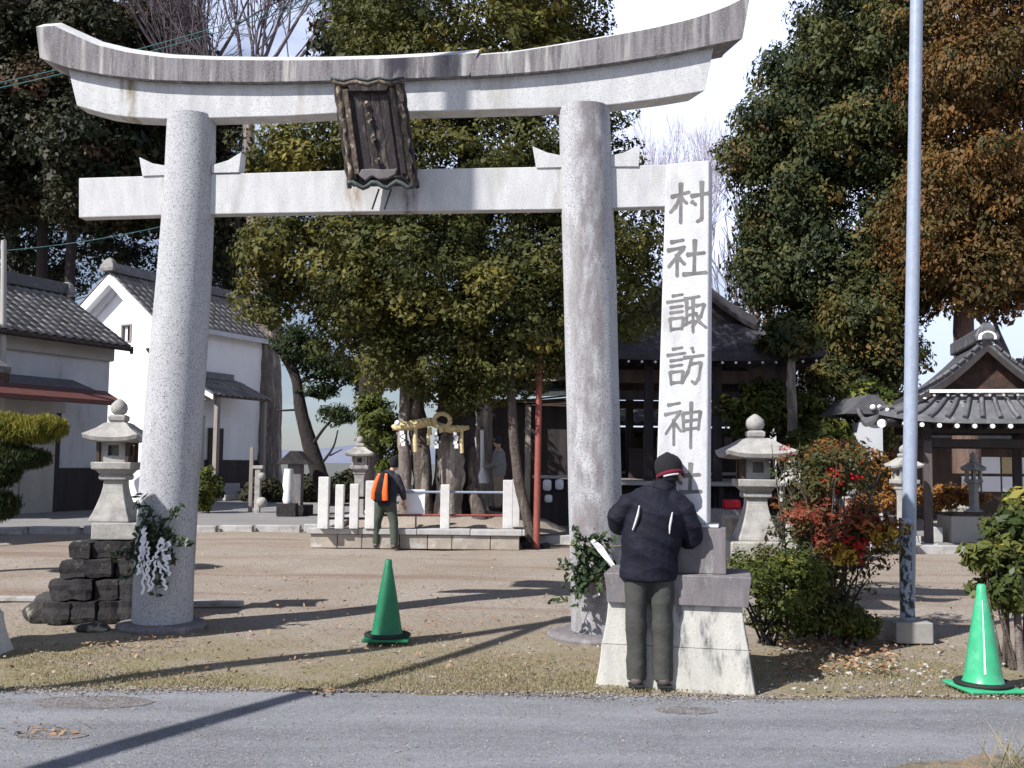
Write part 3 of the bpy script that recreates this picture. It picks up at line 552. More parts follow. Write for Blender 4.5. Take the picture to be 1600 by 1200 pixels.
mb.add(pv+pv2, [(2*k_, 2*k_+1, 2*k_+3, 2*k_+2) for k_ in range(nq-1)]+[(2*nq+2*k_+2, 2*nq+2*k_+3, 2*nq+2*k_+1, 2*nq+2*k_) for k_ in range(nq-1)]+[(2*k_+2, 2*nq+2*k_+2, 2*nq+2*k_, 2*k_) for k_ in range(nq-1)]+[(2*k_+1, 2*nq+2*k_+1, 2*nq+2*k_+3, 2*k_+3) for k_ in range(nq-1)])
mb.build('paper_streamer', 'paper', e)
for k in range(3): streamer(e, (.14+.03*k, -.16, z-.25), (.13+.04*k, -.17, z-.42), .03, .01, 5)
MB().bar((-.01, -.04, z-.46), (.05, -.035, z-.43), .022, .004, up=(0, 1, 0)).build('paper_fold', 'paper', e)
mb = MB(); cs = prr[-2][0]-tp(928, 850, 0)[0]
mb.tube([(cs+.268*math.cos(t), .31+.268*math.sin(t), z-.32) for t in np.linspace(0, 2*math.pi, 25)], .008, 5, cap=False); mb.build('tie_cord', 'straw', e)
mb = MB(); mb.tube([(cs+.266*math.cos(t), .31+.266*math.sin(t), z-.02) for t in np.linspace(0, 2*math.pi, 25)], .005, 5, cap=False); mb.build('tie_cord', 'straw', e)

# ================================================================== MONUMENT
mc = G(1057, 1075); MY = mc.y; MX = mc.x+.045
mon = empty('stone_monument', (MX, MY+.30, 0), R(-12), 'tall white stone shrine name pillar carved with large characters on flared pedestal', 'monument')
def flared(w0, w1, d0, d1, z0, z1, name, m, y0=0, k=6, p=1.7):
    mb = MB(); vs = []
    for i in range(k+1):
        t = i/k; f = (1-t)**p; w = (w1+(w0-w1)*f)/2; dd = (d1+(d0-d1)*f)/2; z = z0+(z1-z0)*t
        vs += [(-w, y0-dd, z), (w, y0-dd, z), (w, y0+dd, z), (-w, y0+dd, z)]
    mb.add(vs, [(i*4+q, i*4+(q+1) % 4, (i+1)*4+(q+1) % 4, (i+1)*4+q) for i in range(k) for q in range(4)]); mb.add(vs[:4], [(3, 2, 1, 0)]); mb.add(vs[-4:], [(0, 1, 2, 3)])
    return mb.build(name, m, mon, .007)
YC = 0.0
pw = [1.145, 1.06, .985]      # widths at foot, joint, neck
def fl(w0, w1, z0, z1, nm, parent=mon, yc=YC, s=1.0, ex=0):
    mb = MB(); vs = []; k = 5
    for i in range(k+1):
        t = i/k; w = (w1+(w0-w1)*(1-t)**1.6)/2; z = z0+(z1-z0)*t; dd = w*.50
        vs += [(-w, yc-dd, z), (w, yc-dd, z), (w, yc+dd, z), (-w, yc+dd, z)]
    mb.add(vs, [(i*4+q, i*4+(q+1) % 4, (i+1)*4+(q+1) % 4, (i+1)*4+q) for i in range(k) for q in range(4)]); mb.add(vs[:4], [(3, 2, 1, 0)]); mb.add(vs[-4:], [(0, 1, 2, 3)])
    return mb.build(nm, 'pedestal_stone', parent, .008)
fl(1.14, 1.045, -.05, .275, 'lower_course'); fl(1.038, .955, .279, .575, 'upper_course')
MB().sqr([(.498, .578), (.500, .582), (.508, .70), (.522, .782), (.515, .79)], (.02, YC, 0), k=2, asp=.56).build('pedestal_cap', 'cap_stone', mon, .004)
MB().box((.035, YC+.02, .955), (.66, .38, .325)).build('pedestal_block', 'cap_stone', mon, .005)
MB().box((.035, YC+.02, 1.13), (.56, .32, .022)).build('pedestal_block', 'slab_white', mon, .008)
# the slab, slightly tapered; its face follows the photographed edges
YS = MY+.30-.10
def sl(px, py):
    p = P(px, py, YS); return p.x-MX, p.z
cor = [sl(1028, 800), sl(1109, 800), sl(1112, 253), sl(1045, 255)]
mb = MB(); y0 = YC-.10; dep = .20
mb.prism([(cor[0][0], y0, 1.142), (cor[1][0]-.0, y0, 1.142), (cor[2][0], y0, cor[2][1]), (cor[3][0], y0, cor[3][1])], (0.02, dep, 0)); mb.build('inscribed_slab', 'slab_white', mon, .012)
# carved characters: strokes as (x,y) 0..1 (y up) inside each character's cell
def sgn():
    SHI = [((.10, .93), (.42, .98)), ((.02, .72), (.45, .80)), ((.42, .78), (.05, .30)), ((.26, .62), (.26, .06)), ((.30, .52), (.45, .36))]
    GON = [((.16, .96), (.42, 1.0)), ((.02, .80), (.50, .86)), ((.10, .66), (.42, .70)), ((.10, .52), (.42, .56)), ((.10, .38), (.13, .06)), ((.10, .37), (.44, .40), (.40, .10)), ((.14, .10), (.40, .12))]
    t = {}
    t['mura'] = [((.02, .66), (.48, .76)), ((.27, .98), (.26, .04)), ((.26, .68), (.14, .44), (.0, .30)), ((.28, .62), (.42, .50)), ((.52, .66), (.98, .72)), ((.80, 1.0), (.80, .12), (.68, .06)), ((.54, .54), (.64, .46))]
    t['sha'] = SHI+[((.50, .60), (.94, .64)), ((.70, .98), (.68, .14)), ((.40, .10), (.98, .14))]
    t['su'] = GON+[((.46, .88), (.84, .94)), ((.52, .82), (.52, .22)), ((.68, .88), (.68, .02)), ((.54, .64), (.66, .66)), ((.54, .46), (.66, .48)), ((.42, .20), (.70, .32)), ((.74, .70), (.96, .74), (.88, .44), (.66, .16)), ((.74, .52), (.84, .28), (1.0, .14))]
    t['wa'] = GON+[((.68, 1.0), (.72, .88)), ((.46, .74), (.98, .80)), ((.68, .78), (.58, .40), (.42, .10)), ((.64, .58), (.92, .62), (.86, .22), (.76, .08), (.68, .14))]
    t['jin'] = SHI+[((.50, .74), (.52, .36)), ((.50, .75), (.96, .80), (.90, .40)), ((.54, .58), (.88, .62)), ((.52, .40), (.90, .44)), ((.72, 1.0), (.70, .0))]
    return t
CH = sgn()
rows = [('mura', 1040, 1112, 285, 352), ('sha', 1034, 1108, 374, 436), ('su', 1033, 1106, 460, 521), ('wa', 1034, 1103, 543, 605), ('jin', 1030, 1100, 628, 700), ('sha', 1031, 1100, 722, 775)]
for nm, x0, x1, yt, yb in rows:
    a0, z1 = sl(x0, yt); a1, z0 = sl(x1, yb); mb = MB(); k = 0
    for stroke in CH[nm]:
        pts = [Vector((a0+.030+(a1-a0)*(.08+.84*u), 0, z0+(z1-z0)*v)) for u, v in stroke]
        for p, q in zip(pts, pts[1:]):
            d = (q-p).normalized(); nrm = Vector((-d.z, 0, d.x)); thin = .78 if len(CH[nm]) > 9 else 1.0; w0 = .0195*thin; w1 = .0125*thin; yy = y0-.0012-.00013*k; k += 1
            poly = [p-d*.008, p-nrm*w0, p.lerp(q, .5)-nrm*w1, q-nrm*w0*.72, q+d*.012, q+nrm*w0*.72, p.lerp(q, .5)+nrm*w1, p+nrm*w0]
            poly = [Vector((v.x, yy, v.z)) for v in poly]; mb.prism(poly, (0, .0025, 0))
    mb.build('carved_character', 'carved', mon)

# mirrored pedestal and stone at the left edge (mostly outside the picture)
lp = empty('stone_pedestal', (-4.66, 8.35, 0), 0, 'dark flared stone pedestal foot cut off by the left picture edge', 'pedestal')
fl(1.16, .96, -.05, .30, 'lower_course', lp, 0); fl(.94, .62, .304, .72, 'upper_course', lp, 0)
MB().sqr([(.33, .72), (.35, .80), (.34, .84), (.26, .86), (.27, 1.9), (.24, 2.45), (.12, 2.72)], k=2).build('shaft', 'cap_stone', lp, .01)

# ================================================================== STONE LANTERNS
def lantern(px, Y, zb, scale, label, sides=4, rot=.1, capw=.265, lean=0, shaft='flared', post='brown_wood', grp='stone lanterns in the shrine grounds', ball=.085, m='granite_lantern', shaft_h=None, plate=True):
    b = P(px, 700, Y); e = empty('stone_lantern', (b.x, b.y, zb), rot, label, 'stone lantern', grp); e.scale = (scale,)*3
    z = 0
    if shaft == 'flared':
        prof = [(.195, 0), (.200, .015), (.195, .04), (.170, .10), (.140, .19), (.115, .28), (.100, .36), (.098, .42)]
    else:
        h = shaft_h or .9; prof = [(.20, 0), (.21, .03), (.14, .10), (.105, .12), (.10, h-.1), (.11, h-.04), (.12, h)]
    MB().sqr(prof, sides=sides, k=2).build('shaft', m, e, .008); z = prof[-1][1]
    MB().sqr([(.12, z), (.135, z+.01), (.135, z+.05), (.125, z+.06)], sides=sides, k=2).build('collar', m, e, .006); z += .06
    MB().sqr([(.13, z), (.16, z+.04), (.195, z+.055), (.20, z+.12), (.19, z+.125)], sides=sides, k=2).build('platform', m, e, .006); z += .125
    fh = .20; fw = .165
    if sides == 4:
        for sx_ in (-1, 1):
            for sy_ in (-1, 1): MB().box((sx_*(fw-.02), sy_*(fw-.02), z+fh/2), (.035, .035, fh)).build('corner_post', post, e, .003)
        for k in range(4):
            M_ = Matrix.Rotation(k*math.pi/2, 3, 'Z'); mb = MB(); W2 = (fw-.045); o = .055
            if k == 2: mb.box(tuple(M_ @ Vector((0, -(fw-.075), 0))+Vector((0, 0, z+fh/2))), (2*W2, .02, fh), M_)
            for (x0, x1, za, zb_) in ((-W2, -o, .0, fh-.03), (o, W2, .0, fh-.03), (-o, o, 0, .065), (-W2, W2, fh-.028, fh)):
                c = M_ @ Vector(((x0+x1)/2, -(fw-.04), 0)); mb.box((c.x, c.y, z+(za+zb_)/2), (x1-x0, .025, zb_-za), M_)
            mb.build('window_frame', m if k % 2 == 0 else post, e)
    else:
        mb = MB(); 
        for k in range(sides):
            a = 2*math.pi*(k+.5)/sides-math.pi/2; rr_ = fw/math.cos(math.pi/sides)*.88
            mb.box((rr_*math.cos(a), rr_*math.sin(a), z+fh/2), (.06, .06, fh), a)
        mb.build('light_chamber', m, e, .004)
    MB().box((0, 0, z+fh*.5), (.06, .06, fh)).build('inner_core', 'dark_stone', e) if scale > .9 and sides != 4 else None
    z += fh; w = capw
    MB().sqr([(w*.70, z-.004), (w*.98, z+.012), (w*1.02, z+.05), (w*.86, z+.085), (w*.62, z+.135), (w*.42, z+.19), (w*.30, z+.205)], sides=sides, lift=.035, k=6).build('cap', m, e); z += .2
    MB().sqr([(.065, z), (.085, z+.03), (.088, z+.07), (.06, z+.085)], sides=sides, k=2).build('finial_base', m, e, .01); z += .08
    mb = MB(); mb.lathe([(.035, z), (ball*.85, z+.025), (ball, z+.065), (ball*.92, z+.11), (ball*.55, z+.145), (.012, z+.17)], 14); mb.build('finial', m, e)
    return e
# left lantern on stepped base
lbY = 10.35; lbx = P(187, 800, lbY).x
lt = lantern(184, lbY, .94, .98, 'stone lantern with round finial on dark stepped rocks left of the torii', capw=.27, rot=.05)
def rough_block(par, c, size, rz, m='dark_stone', name='stone'):
    bm = bmesh.new(); bmesh.ops.create_cube(bm, size=1); bmesh.ops.subdivide_edges(bm, edges=bm.edges, cuts=3, use_grid_fill=True); ph = [rnd.uniform(0, 6) for _ in range(4)]
    for v in bm.verts:
        p = v.co; k = 1-.16*max(0, (abs(p.x)+abs(p.y)+abs(p.z))-1.0); n_ = .05*math.sin(p.x*7+ph[0]+p.z*3)+.05*math.sin(p.y*8+ph[1]+p.x*4)+.04*math.sin(p.z*9+ph[2])
        q = p*(k+n_); v.co = Vector((q.x*size[0], q.y*size[1], q.z*size[2]))
    me = bpy.data.meshes.new(name); bm.to_mesh(me); bm.free(); me.materials.append(MT[m]); o = link(name, me, par); o.location = c; o.rotation_euler = (rnd.uniform(-.05, .05), rnd.uniform(-.05, .05), rz); return o
stp = empty('stepped_stone_base', (lbx, lbY, 0), .04, 'dark shade-coloured stepped stone base carrying the lantern beside the left torii pillar', 'stone base')  # the shade over this base is put into its near-black stone colour
MB().box((.04, 0, .855), (.47, .46, .165)).build('plinth', 'granite_lantern', stp, .012)
for (z0, z1, hw, n) in ((.60, .77, .31, 3), (.42, .60, .36, 3), (.22, .42, .46, 4), (0, .22, .50, 4)):
    w = 2*hw/n
    for i in range(n):
        for j, yy in enumerate((-hw*.62, 0, hw*.62)):
            ox = rnd.uniform(-.035, .035); hh = (z1-z0)*rnd.uniform(.86, 1.0)
            rough_block(stp, (-hw+w*(i+.5)+ox-.06, yy+rnd.uniform(-.04, .04), z0+hh/2), (w*rnd.uniform(.94, 1.08), hw*.66, hh*1.05), rnd.uniform(-.14, .14))
rk = G(66, 972)
def rock(c, r, label, name='rock', m='rock', sz=.7, sy=.8, cat='rock', group=None):
    bm = bmesh.new(); bmesh.ops.create_icosphere(bm, subdivisions=3, radius=1)
    rr2 = random.Random(int(c[0]*100)); ph = [rr2.uniform(0, 6) for _ in range(6)]
    for v in bm.verts:
        p = v.co; f = 1+.16*math.sin(p.x*3+ph[0])*math.sin(p.y*3.4+ph[1])+.12*math.sin(p.z*4+ph[2]+p.x*2)+.05*math.sin(p.x*9+ph[3])*math.sin(p.z*8+ph[4])
        f = min(f, 1.08); v.co = Vector((p.x*r*f, p.y*r*sy*f, max(p.z*r*sz*f, -r*sz*.75)+r*sz*.7))
    me = bpy.data.meshes.new(name); bm.to_mesh(me); bm.free(); me.materials.append(MT[m]); o = link(name, me); o.location = (c[0], c[1], -.02)
    return tag(o, label, cat, group)
rock((rk.x, rk.y+.15), .235, 'rough mossy boulder lying left of the stepped lantern base')
rk2 = G(130, 990); rock((rk2.x, rk2.y+.2), .16, 'flat half buried stone between the boulder and the left pillar', sz=.35)
# right lantern
lantern(1180, 10.7, .80, 1.04, 'big stone lantern with wide cap rising behind the hedge right of the monument', capw=.34, rot=-.03, ball=.095)
b = P(1180, 850, 10.7); o = MB().box((b.x, b.y, .40), (.62, .62, .80)).build('lantern_plinth', 'granite_old', None, .015); tag(o, 'stone plinth under the big lantern behind the hedge', 'stone base')
lantern(1237, 15.5, .25, 1.0, 'stone lantern partly hidden by red berries beside the big lantern', rot=.3, sides=6, shaft='post', shaft_h=.62, capw=.28)
b = P(1237, 850, 15.5); tag(MB().box((b.x, b.y, .12), (.6, .6, .27)).build('lantern_plinth', 'granite_old', None, .02), 'low stone plinth under the lantern with red berries', 'stone base')
lantern(1326, 18.2, .2, .92, 'slender stone lantern peeking out above the reddish shrub', rot=.2, sides=6, shaft='post', shaft_h=.85, capw=.25)
lantern(1412, 19.0, .12, 1.0, 'stone lantern just left of the grey metal pole by the water pavilion', rot=.2, sides=4, shaft='post', shaft_h=1.02, capw=.25, post='granite_lantern')
lantern(1520, 22.5, .56, .92, 'small pale stone lantern seen under the water pavilion roof', rot=.2, sides=6, shaft='post', shaft_h=.62, capw=.27)
b = P(1520, 800, 22.5); tag(MB().box((b.x, b.y, .28), (.7, .7, .56)).build('lantern_plinth', 'granite_old', None, .02), 'stone plinth under the small pale lantern in the pavilion', 'stone base')
lantern(563, 21.2, .35, .95, 'old stone lantern on tall square post behind the left fence posts', rot=.05, sides=4, shaft='post', shaft_h=.98, capw=.30, post='granite_old')

# ================================================================== CONES
def cone(px, py, h, m, label, weight=True):
    b = G(px, py); e = empty('traffic_cone', (b.x, b.y+.16, .0), rnd.uniform(-.1, .1), label, 'traffic cone', 'traffic cones at the shrine entrance')
    MB().sqr([(.20, .0), (.205, .008), (.20, .022), (.165, .028)], k=3).build('base', m, e, .006)
    MB().lathe([(.152, .026), (.148, .045), (.138, .06), (.125, .12), (.082, h*.55), (.040, h*.88), (.036, h*.90), (.031, h-.012), (.022, h), (.010, h)], 28).build('body', m, e)
    if weight: MB().lathe([(.20, .03), (.205, .04), (.20, .052), (.158, .055), (.15, .03)], 24).build('weight_ring', 'rubber', e)
    return e
cone(601, 1003, .70, 'cone_dark', 'dark green traffic cone standing alone in the middle of the gateway')
c2 = cone(1553, 1083, .74, 'cone_light', 'bright green traffic cone with painted-on glossy streak at the right road edge')
mb = MB(); h = .74  # pale sliver paints the sheen running down the cone
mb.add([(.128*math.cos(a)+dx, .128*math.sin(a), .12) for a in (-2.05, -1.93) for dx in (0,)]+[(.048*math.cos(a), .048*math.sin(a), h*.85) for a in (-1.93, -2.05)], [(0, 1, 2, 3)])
mb.v = [(x*1.02, y*1.02, z) for x, y, z in mb.v]; mb.build('painted_sheen', 'cone_sheen', c2)

# ================================================================== METAL POLE
pb_ = G(1430, 1003); pe = empty('metal_pole', (pb_.x, pb_.y+.17, 0), 0, 'tall grey blue metal pole in a concrete block right of the path', 'pole')
MB().box((0, 0, .075), (.34, .34, .19)).build('concrete_footing', 'concrete', pe, .012)
top = P(1433, -60, pb_.y+.17)
MB().tube([(0, 0, .17), (top.x-pb_.x, 0, top.z), (top.x-pb_.x+.04, 0, 9)], [.064, .058, .05], 20).build('shaft', 'pole_metal', pe)
MB().tube([(.0, 0, .20), (.004, 0, 1.10)], .0665, 24).build('printed_sheet', 'sheet_print', pe)
# off-picture utility pole and cable bundle that shade the road
up = empty('utility_pole', (-5.50, 5.35, 0), 0, 'tall utility pole just outside the left edge shading the road', 'pole')
MB().tube([(0, 0, -.1), (0, 0, 12.5)], [.12, .085], 14).build('shaft', 'concrete', up)
cb = MB(); pts = []
for i in range(14):
    t = -.6+i*.125; pts.append((-6.65+3*t+5.50, 1.6+5.5*t-5.35, 5+.10*math.sin(i*.8)))
cb.tube(pts, [.115-.004*i+.012*math.sin(i*1.3) for i in range(14)], 8); cb.tube([Vector(p)+Vector((.02, 0, .09)) for p in pts], .02, 6); cb.build('cable_bundle', 'cable', up)
# ================================================================== WIRES behind the gate
w1 = MB()
def wire(a, b, sag, r, n=14): 
    a = Vector(a); b = Vector(b); return [a.lerp(b, i/n)-Vector((0, 0, sag*4*(i/n)*(1-i/n))) for i in range(n+1)]
o = MB().tube(wire(P(-60, 142, 22), P(640, -60, 26), .25, 0), .011, 5).build('overhead_wire', 'cable_green'); tag(o, 'upper of two thin green overhead wires behind the gate top left', 'wire')
o = MB().tube(wire(P(-60, 150, 22), P(650, -54, 26), .25, 0), .011, 5).build('overhead_wire', 'cable_green'); tag(o, 'lower of two thin green overhead wires behind the gate top left', 'wire')
o = MB().tube(wire(P(2, 392, 30), P(420, 305, 34), .3, 0), .012, 5).build('overhead_wire', 'cable_green'); tag(o, 'single thin wire running from the pale pole over the storehouse roofs', 'wire')
o = MB().tube([G(3, 806), P(6, 376, G(3, 806).y)], [.10, .07], 10).build('wooden_pole', 'mortar'); tag(o, 'pale wooden utility pole at the left picture edge beside the houses', 'pole')

# ================================================================== HOUSES at the left
U = Vector((math.sin(R(24)), math.cos(R(24)), 0)); V_ = Vector((U.y, -U.x, 0))   # U recedes to the right, V_ points right/towards us
HROT = math.atan2(U.y, U.x)-math.pi/2          # local y = U, local x = V_
def tile_mesh(w, l, m, nm='roof_tile'):
    mb = MB(); n = 4; vs = []
    for j in (0, 1):
        for i in range(n+1):
            t = i/n; vs.append((w*t, l*j*1.12, .035*math.sin(t*math.pi*2)*.8+.018*(1-j)))
    lo = [(x, y, z-.028) for x, y, z in vs]; k = n+1
    mb.add(vs+lo, [(i, i+1, k+i+1, k+i) for i in range(n)]+[(i, 2*k+i, 2*k+i+1, i+1) for i in range(n)]+[(0, k, 3*k, 2*k), (n, 2*k+n, 3*k+n, k+n)], 0, True); return meshof(mb, nm, m)
def tiles(parent, origin, eave_dir, up_dir, width, length, tw, tl, m, jit=.006):
    """origin = eave corner; tiles run along eave_dir and climb along up_dir (all in parent space)"""
    e = Vector(eave_dir).normalized(); u = Vector(up_dir).normalized(); nrm = e.cross(u).normalized()
    if nrm.z < 0: e_ = -e; origin = Vector(origin)+e*width; e = e_; nrm = e.cross(u).normalized()
    nx_ = max(1, round(width/tw)); ny_ = max(1, round(length/tl)); tw = width/nx_; tl = length/ny_; me = tile_mesh(tw, tl, m); M3 = Matrix((e, u, nrm)).transposed()
    for j in range(ny_):
        for i in range(nx_):
            p = Vector(origin)+e*tw*i+u*tl*j+nrm*(.012+rnd.uniform(0, jit)); M_ = M3.to_4x4(); M_.translation = p; inst('roof_tile', me, parent, M_)
# --- white storehouse (A)
ca = P(236, 700, 36); ca.z = 0
A = empty('white_storehouse', ca, HROT, 'white plastered storehouse with grey tiled gable roof and small gable window', 'storehouse')
aw, al, ah = 3.55, 6.2, 6.55       # gable width (to the left of the corner), length, eave height
apex = ah+1.45
def wallpoly(parent, pts, vec, nm, m, bev=0): return MB().prism(pts, vec, 0).build(nm, m, parent, bev)
# gable wall with an opening for the window
wx0, wx1, wz0, wz1 = -1.55, -1.15, 5.72, 6.28
mb = MB()
for pl in ([(-aw, 0, 0), (wx0, 0, 0), (wx0, 0, ah+1.45*(1-abs(wx0+aw/2)/(aw/2))), (-aw/2-.0001, 0, apex), (-aw, 0, ah)],):
    mb.prism([(-aw, 0, 0), (-aw/2, 0, 0), (-aw/2, 0, apex), (-aw, 0, ah)], (0, .25, 0))
rz = lambda x: ah+1.45*(1-abs(x+aw/2)/(aw/2))
mb.prism([(-aw/2, 0, 0), (wx0, 0, 0), (wx0, 0, rz(wx0)), (-aw/2, 0, apex)], (0, .25, 0))
mb.prism([(wx0, 0, 0), (wx1, 0, 0), (wx1, 0, wz0), (wx0, 0, wz0)], (0, .25, 0)); mb.prism([(wx0, 0, wz1), (wx1, 0, wz1), (wx1, 0, rz(wx1)), (wx0, 0, rz(wx0))], (0, .25, 0))
mb.prism([(wx1, 0, 0), (0, 0, 0), (0, 0, ah), (wx1, 0, rz(wx1))], (0, .25, 0)); mb.build('gable_wall', 'plaster', A)
wn = MB(); 
for (x0, x1, z0, z1) in ((wx0-.05, wx0+.02, wz0-.05, wz1+.05), (wx1-.02, wx1+.05, wz0-.05, wz1+.05), (wx0, wx1, wz0-.05, wz0), (wx0, wx1, wz1, wz1+.05)): wn.box(((x0+x1)/2, .02, (z0+z1)/2), (x1-x0, .09, z1-z0))
wn = wn.build('window', 'grey_wood', A); MB().box(((wx0+wx1)/2, .17, (wz0+wz1)/2), (.36, .02, .55)).build('pane', 'glass', wn); MB().box(((wx0+wx1)/2-.1, .1, (wz0+wz1)/2), (.14, .03, .52)).build('shutter', 'plaster', wn)
MB().box((-.13, .25+al/2, ah/2), (.25, al-.01, ah)).build('side_wall', 'plaster', A)
MB().box((-aw+.13, .25+al/2, ah/2), (.25, al-.01, ah)).build('side_wall', 'plaster', A)
MB().box((.0, .28+al/2, .75), (.07, al, 1.5)).build('wainscot', 'dark_wood', A)
ov = .42
for sgn_ in (-1, 1):
    ex = (0 if sgn_ > 0 else -aw)+sgn_*ov; ez = ah-1.45/(aw/2)*ov; up_v = Vector((-sgn_*(aw/2+ov), 0, apex-ez)); 
    y0_, y1_ = -.45, al+.6
    # roof deck, thick white plastered rake and eave
    MB().prism([(ex, y0_, ez-.02), (-aw/2, y0_, apex-.02), (-aw/2, y0_, apex+.16), (ex, y0_, ez+.16)], (0, y1_-y0_, 0)).build('roof_deck', 'plaster_grey', A)
    MB().prism([(ex, y0_-.05, ez-.28), (-aw/2, y0_-.05, apex-.28), (-aw/2, y0_-.05, apex+.10), (ex, y0_-.05, ez+.10)], (0, .30, 0)).build('rake_board', 'plaster', A)
    MB().prism([(ex-sgn_*.25, y0_+.25, ez-.55+.22), (-aw/2, y0_+.25, apex-.50), (-aw/2, y0_+.25, apex-.2), (ex-sgn_*.1, y0_+.25, ez-.2)], (0, .25, 0)).build('rake_moulding', 'plaster_grey', A)
    tiles(A, (ex, y0_-.05, ez+.17), (0, 1, 0), up_v, y1_-y0_+.1, up_v.length, .34, .34, 'tile_old')
MB().box((-aw/2, al/2, apex+.33), (.34, al+1.0, .34)).build('ridge', 'tile', A, .03); MB().sqr([(.3, 0), (.34, .1), (.22, .34), (.1, .46)], (-aw/2, -.50, apex+.2), asp=.5, k=2).build('ridge_end_tile', 'tile_old', A, .03)
# porch on the side wall
pz = 3.75; py0 = 1.35; py1 = 4.6; pd = 1.55
up_v = Vector((-pd, 0, .72)); MB().prism([(pd, py0, pz), (0, py0, pz+.72), (0, py0, pz+.80), (pd, py0, pz+.08)], (0, py1-py0, 0)).build('porch_roof', 'brown_wood', A)
MB().prism([(pd, py0-.06, pz-.09), (0, py0-.06, pz+.63), (0, py0-.06, pz+.80), (pd, py0-.06, pz+.08)], (0, .07, 0)).build('porch_rake', 'white_paint', A)
tiles(A, (pd, py0-.05, pz+.09), (0, 1, 0), up_v, py1-py0+.1, up_v.length, .34, .34, 'tile_old')
MB().box((.02, (py0+py1)/2-.2, pz+.93), (.25, py1-py0-.5, .25)).build('porch_ridge', 'tile', A)
MB().box((pd-.12, py0+.35, pz/2), (.16, .16, pz)).build('porch_post', 'grey_wood', A); MB().box((pd-.12, py1-.2, pz/2), (.16, .16, pz)).build('porch_post', 'grey_wood', A)
mb = MB(); mb.tube([(.2, py0+.3, pz-.35), (.5, py0+.3, pz-.1), (.9, py0+.3, pz-.05), (1.4, py0+.3, pz-.05)], .045, 6); mb.build('porch_brace', 'reed', A)
MB().box((.06, 2.2, 1.6), (.06, .9, 3.1)).build('door', 'mortar', A); MB().box((.07, 3.3, 1.35), (.05, .8, 2.7)).build('door', 'dark_wood', A)
for k in range(3): MB().box((.55+.28*(2-k)*1.0, 3.2, .12+.2*k), (.4, 1.5, .2)).build('step', 'coping', A, .01)
# --- nearer storehouse (B)
cbx = P(166, 700, 31); cbx.z = 0
B = empty('tiled_storehouse', cbx, HROT, 'shaded storehouse with grey tiled roof and red edged lean-to at far left', 'storehouse')
bl, bw, bh = 9.0, 4.6, 5.05     # length towards us, width away to the left, eave height
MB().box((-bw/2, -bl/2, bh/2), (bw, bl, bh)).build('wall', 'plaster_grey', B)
MB().box((.02, -bl/2, bh-.35), (.28, bl+.1, .5)).build('eave_moulding', 'mortar', B, .05)
MB().box((.045, -.95, .62), (.09, 1.85, 1.24)).build('wainscot', 'dark_wood', B)
MB().box((.08, -1.95, 1.45), (.16, .16, 2.9)).build('corner_post', 'dark_wood', B)
MB().box((.12, -3.2, 1.40), (.10, 2.3, 2.8)).build('sliding_door', 'mortar', B); MB().box((.18, -3.2, 1.40), (.03, .04, 2.75)).build('door_stile', 'grey_wood', B)
MB().box((.10, -3.2, 2.95), (.16, 2.9, .3)).build('lintel', 'mortar', B)
ov = .55; ez = bh-.25; rzz = 1.75
up_v = Vector((-(bw/2+ov), 0, rzz)); MB().prism([(ov, -bl-.3, ez-.03), (-bw/2, -bl-.3, ez+rzz-.03), (-bw/2, -bl-.3, ez+rzz+.12), (ov, -bl-.3, ez+.12)], (0, bl+.55, 0)).build('roof_deck', 'brown_wood', B)
MB().prism([(-bw-ov, -bl-.3, ez-.03), (-bw/2, -bl-.3, ez+rzz-.03), (-bw/2, -bl-.3, ez+rzz+.12), (-bw-ov, -bl-.3, ez+.12)], (0, bl+.55, 0)).build('roof_deck', 'brown_wood', B)
tiles(B, (ov, -bl*.62, ez+.13), (0, 1, 0), up_v, bl*.62+.28, up_v.length, .33, .33, 'tile_old')
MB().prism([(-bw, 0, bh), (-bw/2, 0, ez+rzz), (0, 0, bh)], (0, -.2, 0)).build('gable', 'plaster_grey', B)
MB().box((-bw/2, -bl/2+.1, ez+rzz+.30), (.36, bl+.4, .36)).build('ridge', 'tile', B, .03); MB().sqr([(.26, 0), (.3, .1), (.2, .35), (.1, .44)], (-bw/2, .35, ez+rzz+.1), asp=.5, k=2).build('ridge_end_tile', 'tile_old', B, .03)
MB().tube([(ov+.05, .26, ez-.1), (ov+.05, .26, ez+.12)], .05, 8).build('gutter', 'dark_wood', B); MB().tube([(ov+.04, -bl, ez+.02), (ov+.04, .30, ez+.02)], .05, 8).build('gutter', 'dark_wood', B)
mb = MB(); mb.tube([(ov+.22, .9, ez-.55), (ov+.22, .9, ez+.05)], .035, 8); mb.lathe([(.05, ez-.06), (.16, ez+.08), (.16, ez+.13)], 10, (ov+.22, .9, 0)); mb.build('vent_pipe', 'dark_wood', B)
# lean-to with dark tiles and red sheet edge
lz = 3.72; ld = 1.25
MB().prism([(ld, -5.5, lz-.42), (.03, -5.5, lz), (.03, -5.5, lz+.07), (ld, -5.5, lz-.35)], (0, 4.1, 0)).build('lean_to_roof', 'tile', B)
MB().prism([(ld+.5, -5.6, lz-.66), (ld-.2, -5.6, lz-.33), (ld-.2, -5.6, lz-.25), (ld+.5, -5.6, lz-.58)], (0, 4.45, 0)).build('sheet_edge', 'red_metal', B)
MB().box((ld+.50, -5.6+2.22, lz-.64), (.03, 4.45, .13)).build('fascia', 'red_metal', B)
MB().prism([(ld+.5, -5.68, lz-.78), (.0, -5.68, lz-.16), (.0, -5.68, lz+.06), (ld+.5, -5.68, lz-.56)], (0, .08, 0)).build('lean_to_rake', 'white_paint', B)
MB().tube([(.15, -5.5, lz-.9), (.3, -5.5, lz-.55), (.8, -5.5, lz-.55), (1.15, -5.5, lz-1.0)], .05, 6).build('brace', 'reed', B)
